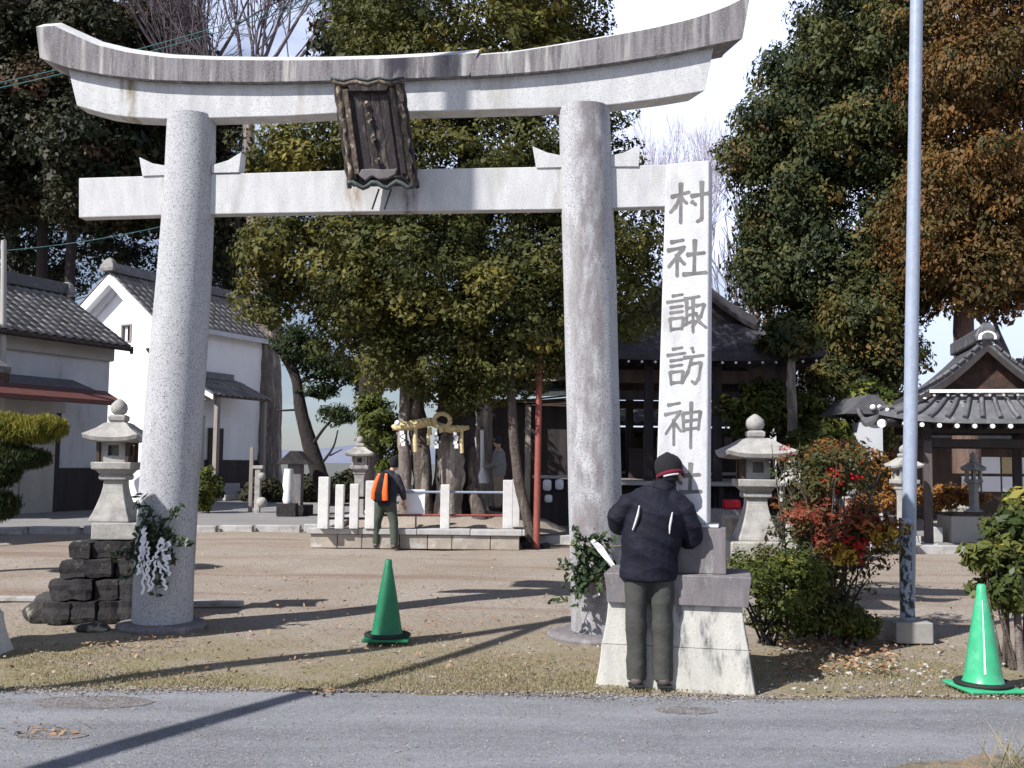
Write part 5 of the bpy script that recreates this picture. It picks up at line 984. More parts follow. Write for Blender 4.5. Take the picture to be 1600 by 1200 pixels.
# ================================================================== SHRINE BUILDINGS
def pavilion(e, hw, hd, gw, z0, z1, z2, m_roof, raf, rafn, lift=.18, th=.12, tile=None, white=None, gable_m='brown_wood', post=None, yo=0, bar=.1):
    """hip-and-gable roof with the gable to the front; local origin below the roof centre, front towards -y"""
    gd = hd*.78; n = 12
    def skirt(sgn_y, along_x):
        vs = []; R_ = 5
        for i in range(n+1):
            t = i/n*2-1
            for j in range(R_+1):
                s = j/R_; w = hw+(gw*1.02-hw)*s; d = hd+(gd-hd)*s; z = z0+(z1-z0)*(s**1.25)+lift*abs(t)**3*(1-s)**2
                vs.append((t*w, sgn_y*d, z) if along_x else (sgn_y*w, t*d, z))
        return vs, [(i*(R_+1)+j, (i+1)*(R_+1)+j, (i+1)*(R_+1)+j+1, i*(R_+1)+j+1) for i in range(n) for j in range(R_)]
    mb = MB()
    for sy in (-1, 1):
        for ax in (True, False):
            vs, fs = skirt(sy, ax); lo = [(x, y, z-th) for x, y, z in vs]; k = len(vs); mb.add(vs, fs, 0, True); mb.add(lo, [f[::-1] for f in fs], 0, True)
            mb.add(vs+lo, [(i*6, k+i*6, k+(i+1)*6, (i+1)*6) for i in range(n)])
    mb.build('lower_roof', m_roof, e)
    mb = MB(); mb2 = MB()
    fy = -gd-.12
    for sx_ in (-1, 1):
        cv = []
        for i in range(9):
            t = i/8; cv.append((sx_*(gw*1.08)*(1-t), z1-.06+(z2-z1+.06)*(t+.10*math.sin(t*math.pi)*-1)))
        for (x0, za), (x1, zb_) in zip(cv, cv[1:]):
            mb.prism([(x0, fy, za), (x1, fy, zb_), (x1, fy, zb_+th), (x0, fy, za+th)], (0, 2*gd+.24, 0))
            mb2.prism([(x0, fy-.03, za-.14), (x1, fy-.03, zb_-.14), (x1, fy-.03, zb_-.01), (x0, fy-.03, za-.01)], (0, .05, 0))
    mb.build('upper_roof', m_roof, e); mb2.build('barge_board', white or gable_m, e)
    MB().prism([(-gw*.98, -gd+.14, z1-.05), (gw*.98, -gd+.14, z1-.05), (0, -gd+.14, z2-.05)], (0, .06, 0)).build('gable_panel', gable_m, e)
    MB().box((0, 0, z2+.20), (.26, 2*gd+.45, .26)).build('ridge', 'tile', e, .03)
    for i in range(rafn):
        x = -hw*.93+2*hw*.93*i/(rafn-1); MB().box((x, -hd+.45, z0-th-.05+lift*.6*abs(x/hw)**3), (raf, 1.0, raf)).build('rafter', 'dark_wood', e)
        MB().lathe([(raf*.52, 0), (raf*.52, .02)], 10, (0, 0, 0)).build('rafter_end', 'white_paint', e).matrix_local = Matrix.Translation((x, -hd-.055, z0-th-.05+lift*.6*abs(x/hw)**3)) @ Matrix.Rotation(R(90), 4, 'X')
    if tile:
        tme = meshof(MB().tube([(0, 0, 0), (0, 1, 0)], tile[0], 8), 'roof_tile', 'tile'); fme = meshof(MB().box((0, .5, -.01), (tile[1]*.86, 1, .03)), 'flat_tile', 'tile')
        nn = int(2*hw/tile[1])
        for i in range(nn+1):
            t = -1+2*i/nn; R_ = 3
            for j in range(R_):
                if abs(t) > .995 and j: continue
                p = []
                for s in (j/R_, (j+1)/R_):
                    w = hw+(gw*1.02-hw)*s; xx = t*w; d = hd+(gd-hd)*s; p.append(Vector((xx, -d, z0+(z1-z0)*(s**1.25)+lift*abs(t)**3*(1-s)**2)))
                d = (p[1]-p[0]); l = d.length; y = d.normalized(); xx = y.cross(Vector((0, 0, 1))).normalized(); zz = xx.cross(y); M_ = (Matrix((xx, y, zz)).transposed().to_4x4() @ Matrix.Diagonal((1, l*1.04, 1, 1))); M_.translation = p[0]+zz*.03; inst('roof_tile', tme, e, M_)
        # tile caps along the gable slopes
        cme = meshof(MB().box((0, 0, 0), (.15, .40, .05)), 'verge_tile', 'tile')
        for sx_ in (-1, 1):
            nv = 10
            for i in range(nv):
                t = (i+.5)/nv; dx, dz_ = -sx_*gw*1.08, (z2-z1+.06)*(1-.10*math.pi*math.cos(t*math.pi)); a = math.atan2(dz_, dx*1.0)
                M_ = Matrix.Translation((sx_*gw*1.08*(1-t), fy+.15, z1-.06+(z2-z1+.06)*(t-.10*math.sin(t*math.pi))+th+.03)) @ Matrix.Rotation(-a, 4, 'Y'); inst('verge_tile', cme, e, M_, bevel=.012)
# worship hall (dark roof behind the monument)
hc = P(1074, 700, 26.3)
H = empty('worship_hall', (hc.x, 29.2, 0), R(0), 'open sided wooden worship hall with sweeping dark bark roof behind the monument', 'shrine hall')
pavilion(H, 3.5, 3.1, 1.75, 4.42, 5.25, 6.65, 'bark_roof', .062, 20, lift=.16, th=.22, gable_m='dark_wood')
for x in (-2.6, -.9, .9, 2.6):
    for y in (-2.2, 2.2): MB().box((x, y, 2.3), (.22, .22, 4.4)).build('post', 'dark_wood', H)
for y in (-2.2, 2.2): MB().box((0, y, 3.85), (5.6, .2, .34)).build('beam', 'brown_wood', H); MB().box((0, y, 3.35), (5.4, .14, .24)).build('beam', 'dark_wood', H)
for x in (-2.6, 2.6): MB().box((x, 0, 3.85), (.2, 4.4, .34)).build('beam', 'brown_wood', H)
MB().box((0, 0, 1.05), (6.2, 5.4, .12)).build('floor_deck', 'grey_wood', H); MB().box((0, -2.72, 1.05), (6.3, .05, .09)).build('deck_edge', 'coping', H)
for x in np.arange(-2.9, 3, .96): MB().box((x, -2.5, .5), (.14, .14, 1.0)).build('stilt', 'dark_wood', H)
MB().box((0, -2.1, .5), (5.9, .06, 1.0)).build('skirting', 'dark_wood', H)
for x in (-2.0, -.6, .9): MB().box((x, 1.4, 1.55), (.8, .6, .9)).build('cabinet', 'dark_wood', H)
# long low roofed corridor behind
K = empty('roofed_corridor', (0, 33.5, 0), 0, 'long low wooden corridor with grey tiled roof behind the sacred tree and hall', 'corridor')
kx0, kx1 = P(722, 700, 33.5).x, P(1190, 700, 33.5).x; kz = P(800, 664, 33.5).z; kt = P(800, 641, 33.5).z
MB().box(((kx0+kx1)/2, .9, (kz)/2), (kx1-kx0-.4, .1, kz)).build('back_wall', 'dark_wood', K)
MB().prism([(kx0, -.5, kz), (kx0, .8, kt+.1), (kx0, .8, kt+.18), (kx0, -.5, kz+.08)], (kx1-kx0, 0, 0)).build('roof_deck', 'tile', K)
tiles(K, (kx0, -.52, kz+.09), (1, 0, 0), (0, 1.3, kt+.1-kz), kx1-kx0, 1.4, .34, .36, 'tile_old'); MB().box(((kx0+kx1)/2, .82, kt+.22), (kx1-kx0, .24, .26)).build('ridge', 'tile', K)
for x in np.arange(kx0+.2, kx1, 1.15):
    MB().box((x, -.3, kz/2), (.14, .14, kz)).build('post', 'grey_wood', K)
for i, x in enumerate(np.arange(kx0+.5, kx1-.3, .75)):
    MB().box((x, .3, kz-.62), (.26, .08, .42+.1*(i % 3))).build('wall_panel', ('mortar', 'brown_wood', 'grey_wood')[i % 3], K)
MB().box(((kx0+kx1)/2, -.3, kz-.12), (kx1-kx0, .12, .16)).build('beam', 'brown_wood', K); MB().box(((kx0+kx1)/2, -.34, 1.25), (kx1-kx0, .1, .09)).build('rail', 'coping', K)
# old inner shrine with grey copper roofs behind the sacred tree
S = empty('inner_shrine', (0, 30.5, 0), 0, 'old small shrine with weathered green grey curved roof behind the sacred tree', 'shrine')
sx0, sx1 = P(745, 600, 30.5).x, P(905, 600, 30.5).x; scx = (sx0+sx1)/2; shw = (sx1-sx0)/2
def curved(x0, x1, zc, yy, rise, th, dep, nm, m, par):
    mb = MB(); n = 10
    for i in range(n):
        a = i/n*2-1; b_ = (i+1)/n*2-1; za = zc+rise*abs(a)**2.4; zb_ = zc+rise*abs(b_)**2.4; xa = x0+(x1-x0)*i/n; xb = x0+(x1-x0)*(i+1)/n
        mb.prism([(xa, yy, za), (xb, yy, zb_), (xb, yy, zb_+th), (xa, yy, za+th)], (0, dep, .5))
    return mb.build(nm, m, par)
z_ = lambda py: P(800, py, 30.5).z
curved(sx0, sx1+.6, z_(622), -1.0, .35, .18, 1.6, 'lower_roof', 'verdigris', S); curved(sx0-.3, sx1+.8, z_(600), -1.2, .45, .10, 1.2, 'eave', 'grey_wood', S); curved(sx0-.2, sx1+.4, z_(572), -.8, .40, .25, 1.4, 'upper_roof', 'cap_stone', S)
MB().box((scx+.2, .3, 1.7), (shw*2-.4, 1.4, 3.4)).build('body', 'dark_wood', S)
for x in (sx0+.25, scx, sx1-.1): MB().box((x, -.75, z_(660)/2+.3), (.16, .16, z_(640))).build('post', 'grey_wood', S)
for k in range(5): MB().bar((sx0+.4+.1*k, -.85, z_(636)+.02*k), (sx1, -.85, z_(628)+.05*k*(-1)**k), .05).build('bracket', 'brown_wood', S)
e = empty('dead_trunk', (0, 0, 0), 0, 'pale dead trunk stub standing right of the dark main trunk', 'tree'); ptrunk(e, [(758, 790, 24, 15), (757, 700, 24, 13), (756, 640, 24, 12), (756, 600, 24, 10), (760, 580, 24, 7)], 'bark_pale', n=9, jit=.15)
# hanging lanterns by hall, red cloth
for i, (px, py, w, h) in enumerate(((855, 758, .20, .26), (874, 757, .20, .24), (857, 779, .18, .18))):
    p = P(px, py, 24.5); o = MB().lathe([(w*.3, -h/2), (w*.5, -h*.35), (w*.5, h*.35), (w*.3, h/2)], 12).build('paper_lantern', 'paper'); o.location = p; tag(o, ['square white paper lantern nearest the red prop pole', 'white paper lantern close to the right torii pillar', 'small white paper lantern hanging lower under the other two'][i], 'lantern', 'white paper lanterns by the hall')
e = empty('lantern_stand', (0, 0, 0), 0, 'dark stand holding the white paper lanterns by the hall', 'stand'); p0 = P(846, 745, 24.6); p1 = P(890, 745, 24.6)
MB().box(((p0.x+p1.x)/2+.4, 24.65, p0.z), (1.9, .12, .07)).build('top_rail', 'coping', e); MB().box(((p0.x+p1.x)/2+.4, 24.75, p0.z/2), (1.8, .06, p0.z-.1)).build('back_panel', 'dark_wood', e)
p = P(1143, 778, 22); o = MB().box((0, 0, 0), (.36, .3, .2)).build('red_cloth', 'red_cloth', None, .05, 3); o.location = (p.x, p.y, .72); tag(o, 'small red cloth bundle just right of the monument slab', 'cloth')
o = MB().box((0, 0, .31), (1.6, .6, .62)).build('stone_trough', 'cap_stone', None, .03); o.location = (p.x-.3, p.y+.1, 0); tag(o, 'dark stone trough under the red cloth behind the monument', 'trough')
o = MB().box((0, 0, .35), (2.2, .7, .7)).build('stone_block', 'dark_stone', None, .03); q = P(1235, 820, 17.5); o.location = (q.x, q.y, 0); tag(o, 'dark low stone block behind the big lantern and nandina', 'stone block')
# bell rope
e = empty('bell_rope', (0, 0, 0), 0, 'long white hanging bell rope ending in a bell shaped tassel', 'bell rope')
MB().tube([P(753, 672, 22.6), P(754, 720, 22.6), P(755, 735, 22.6)], [.035, .045, .06], 10).build('rope', 'paper', e); a = P(755, 735, 22.6); MB().lathe([(.13, -.28), (.15, -.24), (.11, -.12), (.07, 0)], 12, a).build('tassel', 'paper', e); MB().ball(P(753, 669, 22.6), .055).build('bell', 'gilt', e)

# ================================================================== WATER PAVILION (right)
wc = P(1545, 700, 19.0)
Wp = empty('water_pavilion', (wc.x+.30, 20.3, 0), R(-13), 'ablution pavilion with grey tiled gabled roof and white rafter ends at right', 'pavilion')
pavilion(Wp, 1.95, 1.62, 1.20, 2.46, 2.92, 3.86, 'tile', .08, 13, lift=.16, th=.09, tile=(.045, .30), white='dark_wood', gable_m='gable_wood')
MB().box((0, -1.42, 2.98), (2.05, .06, .06)).build('white_bar', 'white_paint', Wp)
for x in np.arange(-.95, 1, .24): MB().lathe([(.026, 0), (.026, .03)], 8).build('eave_disc', 'coping', Wp).matrix_local = Matrix.Translation((x, -1.44, 2.90)) @ Matrix.Rotation(R(90), 4, 'X')
mb = MB(); mb.tube([(.13*math.cos(t), -1.46, 3.96+.12*math.sin(t)) for t in np.linspace(-.2, math.pi+.2, 12)], .035, 8); mb.build('ridge_crest', 'white_paint', Wp)
MB().sqr([(.20, 0), (.22, .08), (.14, .24), (.06, .34)], (0, -1.36, 3.92), asp=.4, k=2).build('ridge_end_tile', 'tile', Wp, .02)
for dx, dz in ((-.08, .06), (.06, .0)): MB().ball((-1.86+dx, -1.60, 2.62+dz), .04).build('corner_ornament', 'white_paint', Wp)
MB().tube([(-1.92, -1.76, 2.36), (-1.5, -1.3, 2.42)], [.08, .07], 12).build('corner_beam', 'dark_wood', Wp); MB().lathe([(.08, 0), (.08, .02)], 14).build('beam_end', 'white_paint', Wp).matrix_local = Matrix.Translation((-1.93, -1.785, 2.36)) @ Matrix.Rotation(R(90), 4, 'X')
for dx in (-1.35, -1.12): MB().ball((dx, -1.50, 2.84), .035, sz=.6).build('corner_ornament', 'white_paint', Wp)
for x, y, m in ((-1.02, -1.0, 'post_wood'), (1.02, -1.0, 'post_wood'), (-1.02, 1.0, 'dark_wood'), (1.02, 1.0, 'dark_wood')):
    MB().box((x, y, 1.25), (.15, .15, 2.4)).build('post', m, Wp); MB().box((x, y, .06), (.3, .3, .14)).build('post_base', 'coping', Wp, .02)
for y in (-1.0, 1.0): MB().box((0, y, 2.02), (2.5, .10, .15)).build('tie_beam', 'dark_wood', Wp); MB().box((0, y, 2.30), (2.7, .12, .16)).build('head_beam', 'dark_wood', Wp)
for x in (-1.02, 1.02): MB().box((x, 0, 2.15), (.10, 2.3, .15)).build('tie_beam', 'dark_wood', Wp)
bb = G(1492, 850); e = empty('water_basin', (bb.x, bb.y+.2, 0), R(-2), 'pale concrete water basin under the tiled pavilion', 'basin')
MB().box((.9, .4, .28), (1.75, .8, .56)).build('basin_body', 'mortar', e, .02); mb = MB()
for (x, y, a_, b__) in ((.9, .03, 1.8, .1), (.9, .77, 1.8, .1), (.05, .4, .1, .84), (1.75, .4, .1, .84)): mb.box((x, y, .585), (a_, b__, .05))
mb.build('rim', 'brown_wood', e); MB().box((-.22, .2, .16), (.18, .3, .32)).build('side_stone', 'coping', e, .02)
# white walled building far behind the pavilion
bp = P(1555, 760, 31); e = empty('white_building', (bp.x, 31, 0), 0, 'low building with white panels and reed blind seen beneath the pavilion roof', 'building')
MB().box((.3, 1.5, 1.2), (5.0, 2.4, 2.4)).build('wall', 'brown_wood', e)
for i in range(4):
    x = -.62+i*.62
    MB().box((x, .27, 1.05), (.56, .05, .46)).build('panel', 'plaster', e); MB().box((x, .27, 1.62), (.56, .05, .50)).build('panel', 'reed' if i in (2,) else 'plaster', e)
MB().box((.3, .7, 2.5), (5.6, 3, .18)).build('roof', 'tile', e)
p = P(1492, 765, 24.5); o = MB().box((0, 0, 0), (.36, .3, .3)).build('white_crate', 'white_paint', None, .02); o.location = (p.x, p.y, .78); tag(o, 'small white box on the ground behind the pavilion post', 'box')
o = MB().box((0, 0, .32), (.5, .5, .63)).build('stone_block', 'granite_old', None, .02); o.location = (p.x, p.y, 0); tag(o, 'low stone block carrying the small white box', 'stone block')
# neighbouring roof end and grey wall behind it
p = P(1362, 640, 24); e = empty('tiled_wall', (p.x, 24, 0), 0, 'grey tiled wall top with round end tile left of the water pavilion', 'wall')
MB().box((.0, 1.0, p.z/2-.15), (.5, 2, p.z-.3)).build('wall', 'plaster_grey', e); MB().prism([(-.62, 0, p.z-.1), (.62, 0, p.z-.1), (.1, 0, p.z+.35), (-.1, 0, p.z+.35)], (0, 2.2, 0)).build('roof', 'tile', e)
mb = MB(); mb.tube([(.32*math.cos(t), -.04, p.z+.02+.32*math.sin(t)) for t in np.linspace(-math.pi, 0, 14)], .05, 8); mb.build('end_tile', 'tile_old', e); MB().ball((0, -.08, p.z+.05), .07).build('crest', 'white_paint', e)
# grey buildings beyond the conifers
p = P(1300, 700, 48); e = empty('grey_house', (p.x, 48, 0), .1, 'grey walled building glimpsed between the conifer trunks', 'building')
MB().box((0, 0, 2.1), (5.2, 4, 4.2)).build('wall', 'plaster_grey', e); MB().prism([(-2.9, -2.3, 4.2), (-2.9, 2.3, 4.2), (-2.9, 0, 5.6)], (5.8, 0, 0)).build('roof', 'tile', e)

# small stones near the bare tree
p = P(403, 760, 30); e = empty('stone_marker', (p.x, 30, 0), 0, 'pale stone marker post with rounded lumps by the huge bare tree', 'stone marker')
MB().box((0, 0, .62), (.16, .16, 1.3)).build('post', 'granite_lantern', e, .02); MB().ball((.12, -.05, 1.05), .12).build('boss', 'granite_lantern', e); MB().ball((.14, -.05, .3), .16).build('boss', 'granite_lantern', e); MB().box((.0, 0, 1.32), (.3, .22, .1)).build('cap', 'granite_old', e, .02)
p = P(392, 760, 30.3); o = MB().box((0, 0, .95), (.10, .10, 1.9)).build('wooden_post', 'grey_wood'); o.location = (p.x, 30.3, 0); tag(o, 'thin wooden post just left of the pale stone marker', 'post')
p = P(462, 750, 29); e = empty('small_shrine', (p.x, 29, 0), 0, 'small dark wayside shrine with stone roof below the leaning pine', 'small shrine')
MB().box((0, 0, .85), (.38, .4, 1.25)).build('body', 'cap_stone', e, .01); MB().prism([(-.48, -.4, 1.42), (.48, -.4, 1.42), (.1, -.4, 1.8), (-.1, -.4, 1.8)], (0, .8, 0)).build('roof', 'dark_stone', e, .02); MB().box((0, 0, .14), (.9, .7, .3)).build('base', 'dark_stone', e, .02)
p = P(451, 740, 28.2); o = MB().lathe([(.11, 0), (.15, .1), (.12, .35), (.16, .5), (.12, .95)], 10).build('white_jizo', 'plaster'); o.name = 'standing_stone'; o.location = (p.x, 28.2, .35); tag(o, 'small white standing stone in front of the dark wayside shrine', 'stone')
o = MB().box((0, 0, .18), (.5, .4, .36)).build('stone_block', 'dark_stone'); o.location = (p.x, 28.2, 0); tag(o, 'dark block under the small white standing stone', 'stone block')

# ================================================================== BUSHES near right
fb = G(1245, 985)
e = empty('nandina_bush', (0, 0, 0), 0, 'leggy heavenly bamboo bush with red, orange and yellow leaves behind the pedestal', 'shrub')
mb = MB(); foot = Vector((P(1275, 950, 9.6).x, 9.6, 0)); tips = []
for k in range(34):
    px = rnd.uniform(1205, 1390); py = rnd.uniform(690, 900); q = P(px, py, 9.6+rnd.uniform(-.5, .5)); p0 = foot+Vector((rnd.uniform(-.35, .35), rnd.uniform(-.25, .25), 0)); m_ = p0.lerp(q, .55)+Vector((rnd.uniform(-.06, .06), 0, .08)); mb.tube([p0, m_, q], [.009, .007, .003], 5); tips.append(q)
mb.build('stem', 'bark', e)
crown([pb(1260, 870, 9.6, 65, 85, .5), pb(1290, 780, 9.7, 65, 65, .45), pb(1240, 760, 9.8, 45, 60, .4), pb(1300, 940, 9.5, 50, 55, .4), pb(1350, 850, 9.5, 45, 50, .3), pb(1320, 715, 9.7, 70, 30, .4)], 270, .11, 26, .055, 'leaf_nandina', e, 'foliage', shell=.2, tmean=.20, tvar=.17, lw=.4)
crown([pb(1310, 830, 9.5, 60, 50, .4), pb(1350, 810, 9.5, 40, 28, .35), pb(1260, 800, 9.4, 50, 20, .3)], 75, .10, 32, .050, 'leaf_nandina', e, 'red_foliage', shell=.2, tmean=.64, tvar=.14, lw=.4)
crown([pb(1375, 830, 9.5, 30, 28, .3), pb(1310, 875, 9.3, 20, 20, .2)], 20, .09, 34, .055, 'leaf_yellow', e, 'yellow_foliage', shell=.3, tmean=.5, lw=.4)
crown([pb(1237, 712, 9.9, 20, 14, .1), pb(1345, 715, 9.7, 12, 12, .1), pb(1312, 752, 9.6, 30, 20, .2), pb(1335, 850, 9.3, 26, 24, .2)], 30, .05, 30, .020, 'berry', e, 'berries', shell=.1, lw=.9)
shrub('reddish_shrub', 'dense dark reddish shrub with orange top right of the big lantern', 'shrub', [(1290, 735, 12.6, 75, 45, .6), (1350, 745, 12.4, 50, 40, .5), (1235, 790, 12.6, 40, 45, .4)], 80, .13, 26, .055, 'leaf_nandina', ns=10, tmean=.16, tvar=.16, lw=.4)
shrub('azalea_hedge', 'low clipped yellow green azalea hedge between monument and nandina', 'hedge', [(1195, 880, 9.3, 60, 24, .45), (1250, 890, 9.3, 50, 26, .45), (1165, 905, 9.0, 35, 30, .35), (1220, 935, 9.2, 60, 55, .4), (1265, 965, 9.3, 40, 32, .35)], 330, .085, 38, .034, 'leaf_green', ns=14, tmean=.36, tvar=.2, lw=.5)
shrub('small_shrub', 'small green shrub in the leaf litter left of the pole footing', 'shrub', [(1335, 975, 9.25, 32, 22, .2)], 60, .07, 36, .035, 'leaf_green', ns=5, tmean=.5)
shrub('camellia_bush', 'glossy camellia bush with pale buds behind the bright green cone', 'shrub', [(1590, 850, 8.6, 58, 62, .4), (1570, 900, 8.4, 40, 55, .35), (1548, 870, 8.3, 30, 22, .2), (1630, 900, 8.6, 60, 90, .4), (1600, 790, 8.6, 30, 25, .25)], 290, .10, 34, .062, 'leaf_bush', ns=9, tmean=.64, lw=.5, foot=Vector((P(1592, 1050, 8.35).x, 8.35, 0)), tvar=.2, bm_='bark')
e = bpy.data.objects.get('camellia_bush'); ptrunk(e, [(1596, 1068, 8.3, 8), (1592, 1000, 8.35, 6), (1590, 940, 8.4, 5), (1600, 880, 8.5, 4)], 'bark_pale', n=9)
# weathered boards / branch lying in the bush
o = MB().tube([G(1262, 990)+Vector((0, 0, .03)), G(1300, 965)+Vector((0, 0, .12)), G(1335, 952)+Vector((0, 0, .1))], [.02, .035, .02], 7).build('fallen_branch', 'bark'); tag(o, 'fallen branch lying under the nandina bush', 'branch')

# ================================================================== GROUND COVER
def scatter(name, region, n, L_, W_, m, up=1.0, z=.01, label=None, cat=None, patches=None, thresh=None):
    A_ = np.array([region(rnd) for _ in range(n)]); A_ = A_[~np.isnan(A_[:, 0])] if A_.dtype == float else A_
    Pn = np.c_[A_, z+rng.random(len(A_))*.012]; Nn = rng.normal(size=(len(A_), 3))*.35+np.array([0, 0, up])
    o = leaf_mesh(name, Pn, Nn, rng.uniform(.6, 1.4, len(A_))*L_, rng.uniform(.6, 1.4, len(A_))*W_, rng.random(len(A_)), m); stuff(o); tag(o, label, cat); return o
def reg_px(x0, x1, y0, y1):
    def f(r):
        g = G(r.uniform(x0, x1), r.uniform(y0, y1)); return (g.x, g.y)
    return f
scatter('leaf_litter', reg_px(1215, 1400, 970, 1055), 850, .05, .03, 'litter', z=.02, label='dry brown leaf litter under the nandina bush', cat='leaf litter')
scatter('leaf_litter', reg_px(0, 1600, 865, 1060), 1500, .045, .022, 'litter', z=.0, label='sparse dry leaves scattered over the earth court', cat='leaf litter')
scatter('leaf_litter', lambda r: ((lambda g: (g.x+r.gauss(0, .13), g.y+r.gauss(0, .06)))(G(*r.choice([(215, 1010), (235, 1000), (690, 870), (455, 905), (1325, 885), (510, 1083), (140, 1010), (70, 1145)])))), 210, .05, .022, 'litter', z=.015, label='small heaps of brown cedar twigs and leaves on the ground', cat='leaf litter')
def grass(name, f, n, h, label, z0=0):
    A_ = np.array([f(rnd) for _ in range(n)]); h_ = h*rng.uniform(.4, 1.3, n); Pn = np.c_[A_, h_*.42-.02+z0]; Nn = rng.normal(size=(n, 3)); Nn[:, 2] *= .25
    o = leaf_mesh(name, Pn, Nn, h_, rng.uniform(.004, .008, n), rng.random(n), 'grass', droop=-1.3); stuff(o); tag(o, label, 'grass')
def gf(r):
    while True:
        x = r.uniform(-5, 6); y = 7.14+abs(r.gauss(0, 1))*.85
        if y < 9.6 and (math.sin(x*2.1+y)+math.sin(x*.9-y*2.3)+r.uniform(-1.4, 1.4) > .1): return (x, y)
def vgf(r):
    while True:
        x = r.uniform(1.6, 4.3); y = r.uniform(4.6, 5.75); lim = 5.28+.16*min(1, (x-1.8)*1.2)+.05*math.sin(x*9)+r.gauss(0, .035)
        if y < lim: return (x, y)
grass('verge_grass', gf, 34000, .024, 'short thin winter grass between road and torii')
grass('tall_grass', vgf, 16000, .045, 'dry grass on the near verge at the lower right', .022)
grass('grass_blades', lambda r: (G(r.choice((1545, 1572, 1510)), 1175).x+r.gauss(0, .05), 5.45+r.gauss(0, .04)), 60, .32, 'a few tall dry grass blades at the lower right')
# sand and grit creeping over the edge of the asphalt
MT['grit'] = leafmat('grit', [(0, (.17, .14, .115)), (.6, (.27, .23, .19)), (1, (.33, .295, .26))], transl=0, rough=.95)
def er(r):
    x = r.uniform(-5, 6); return (x, 7.13+.035*math.sin(x*2.3)-abs(r.gauss(0, .07))*(1+.8*math.sin(x*1.7))+.03)
scatter('road_grit', er, 9000, .020, .014, 'grit', z=.008, label='sandy grit spilling over the ragged edge of the asphalt', cat='grit')
scatter('road_grit', reg_px(-20, 1620, 1070, 1200), 3500, .012, .009, 'grit', z=.008, label='loose grit scattered over the asphalt road', cat='grit')
# pebbles
bm = bmesh.new(); 
for k in range(150):
    g = G(rnd.uniform(1235, 1600), rnd.uniform(1005, 1078)) if k % 2 else G(rnd.uniform(0, 1600), rnd.uniform(900, 1062)); s = rnd.uniform(.006, .018)*(1.3 if k % 2 else .8)
    bmesh.ops.create_icosphere(bm, subdivisions=1, radius=s, matrix=Matrix.Translation((g.x, g.y, .002)) @ Matrix.Rotation(rnd.uniform(0, 3), 4, 'Z') @ Matrix.Diagonal((1.3, .9, .6, 1)))
me = bpy.data.meshes.new('pebbles'); bm.to_mesh(me); bm.free(); me.materials.append(MT['pebble']); tag(stuff(link('pebbles', me)), 'small pale pebbles strewn over the ground', 'pebbles')
for i, (px, py, r_) in enumerate(((1331, 1052, .035), (1430, 1048, .028), (1318, 1002, .04), (1440, 1080, .02))):
    g = G(px, py); rock((g.x, g.y+.03), r_, ['white pebble stone at the leaf litter edge below the nandina', 'small white stone right of the pole footing front', 'white stone among litter beside the small shrub', 'tiny white stone at the road edge below the pole'][i], m='pebble', sz=.5)
# worn patches in the road
for i, (px, py, wpx, hpx, lab) in enumerate(((146, 1099, 92, 10, 'large oval patch of crumbled asphalt at the left of the road'), (82, 1151, 54, 7, 'smaller oval crumbled patch nearest the lower left corner'), (1072, 1112, 47, 6, 'small oval iron cover in the road in front of the man'))):
    c = G(px, py); a_ = wpx*c.y/1600; d_ = (G(px, py-hpx).y-G(px, py+hpx).y)/2
    vs = [(a_*(1+rnd.uniform(-.06, .06))*math.cos(t), d_*(1+rnd.uniform(-.1, .1))*math.sin(t), .0) for t in np.linspace(0, 2*math.pi, 40, endpoint=False)]
    o = MB().prism(vs, (0, 0, .005)).build('road_patch', 'patch'); o.location = (c.x, c.y, .0065); tag(o, lab, 'road patch')
# long thin kerb strip at left between base and pillar
o = MB().box((0, 0, .02), (1.3, .12, .05)).build('stone_strip', 'coping', None, .01); g = G(300, 945); o.location = (g.x-.1, g.y, 0); tag(o, 'narrow pale stone strip on the ground right behind the left pillar', 'stone strip')
o = MB().box((0, 0, .02), (1.3, .12, .05)).build('stone_strip', 'coping', None, .01); g = G(10, 938); o.location = (g.x-.3, g.y, 0); tag(o, 'narrow pale stone strip at the left edge behind the boulder', 'stone strip')

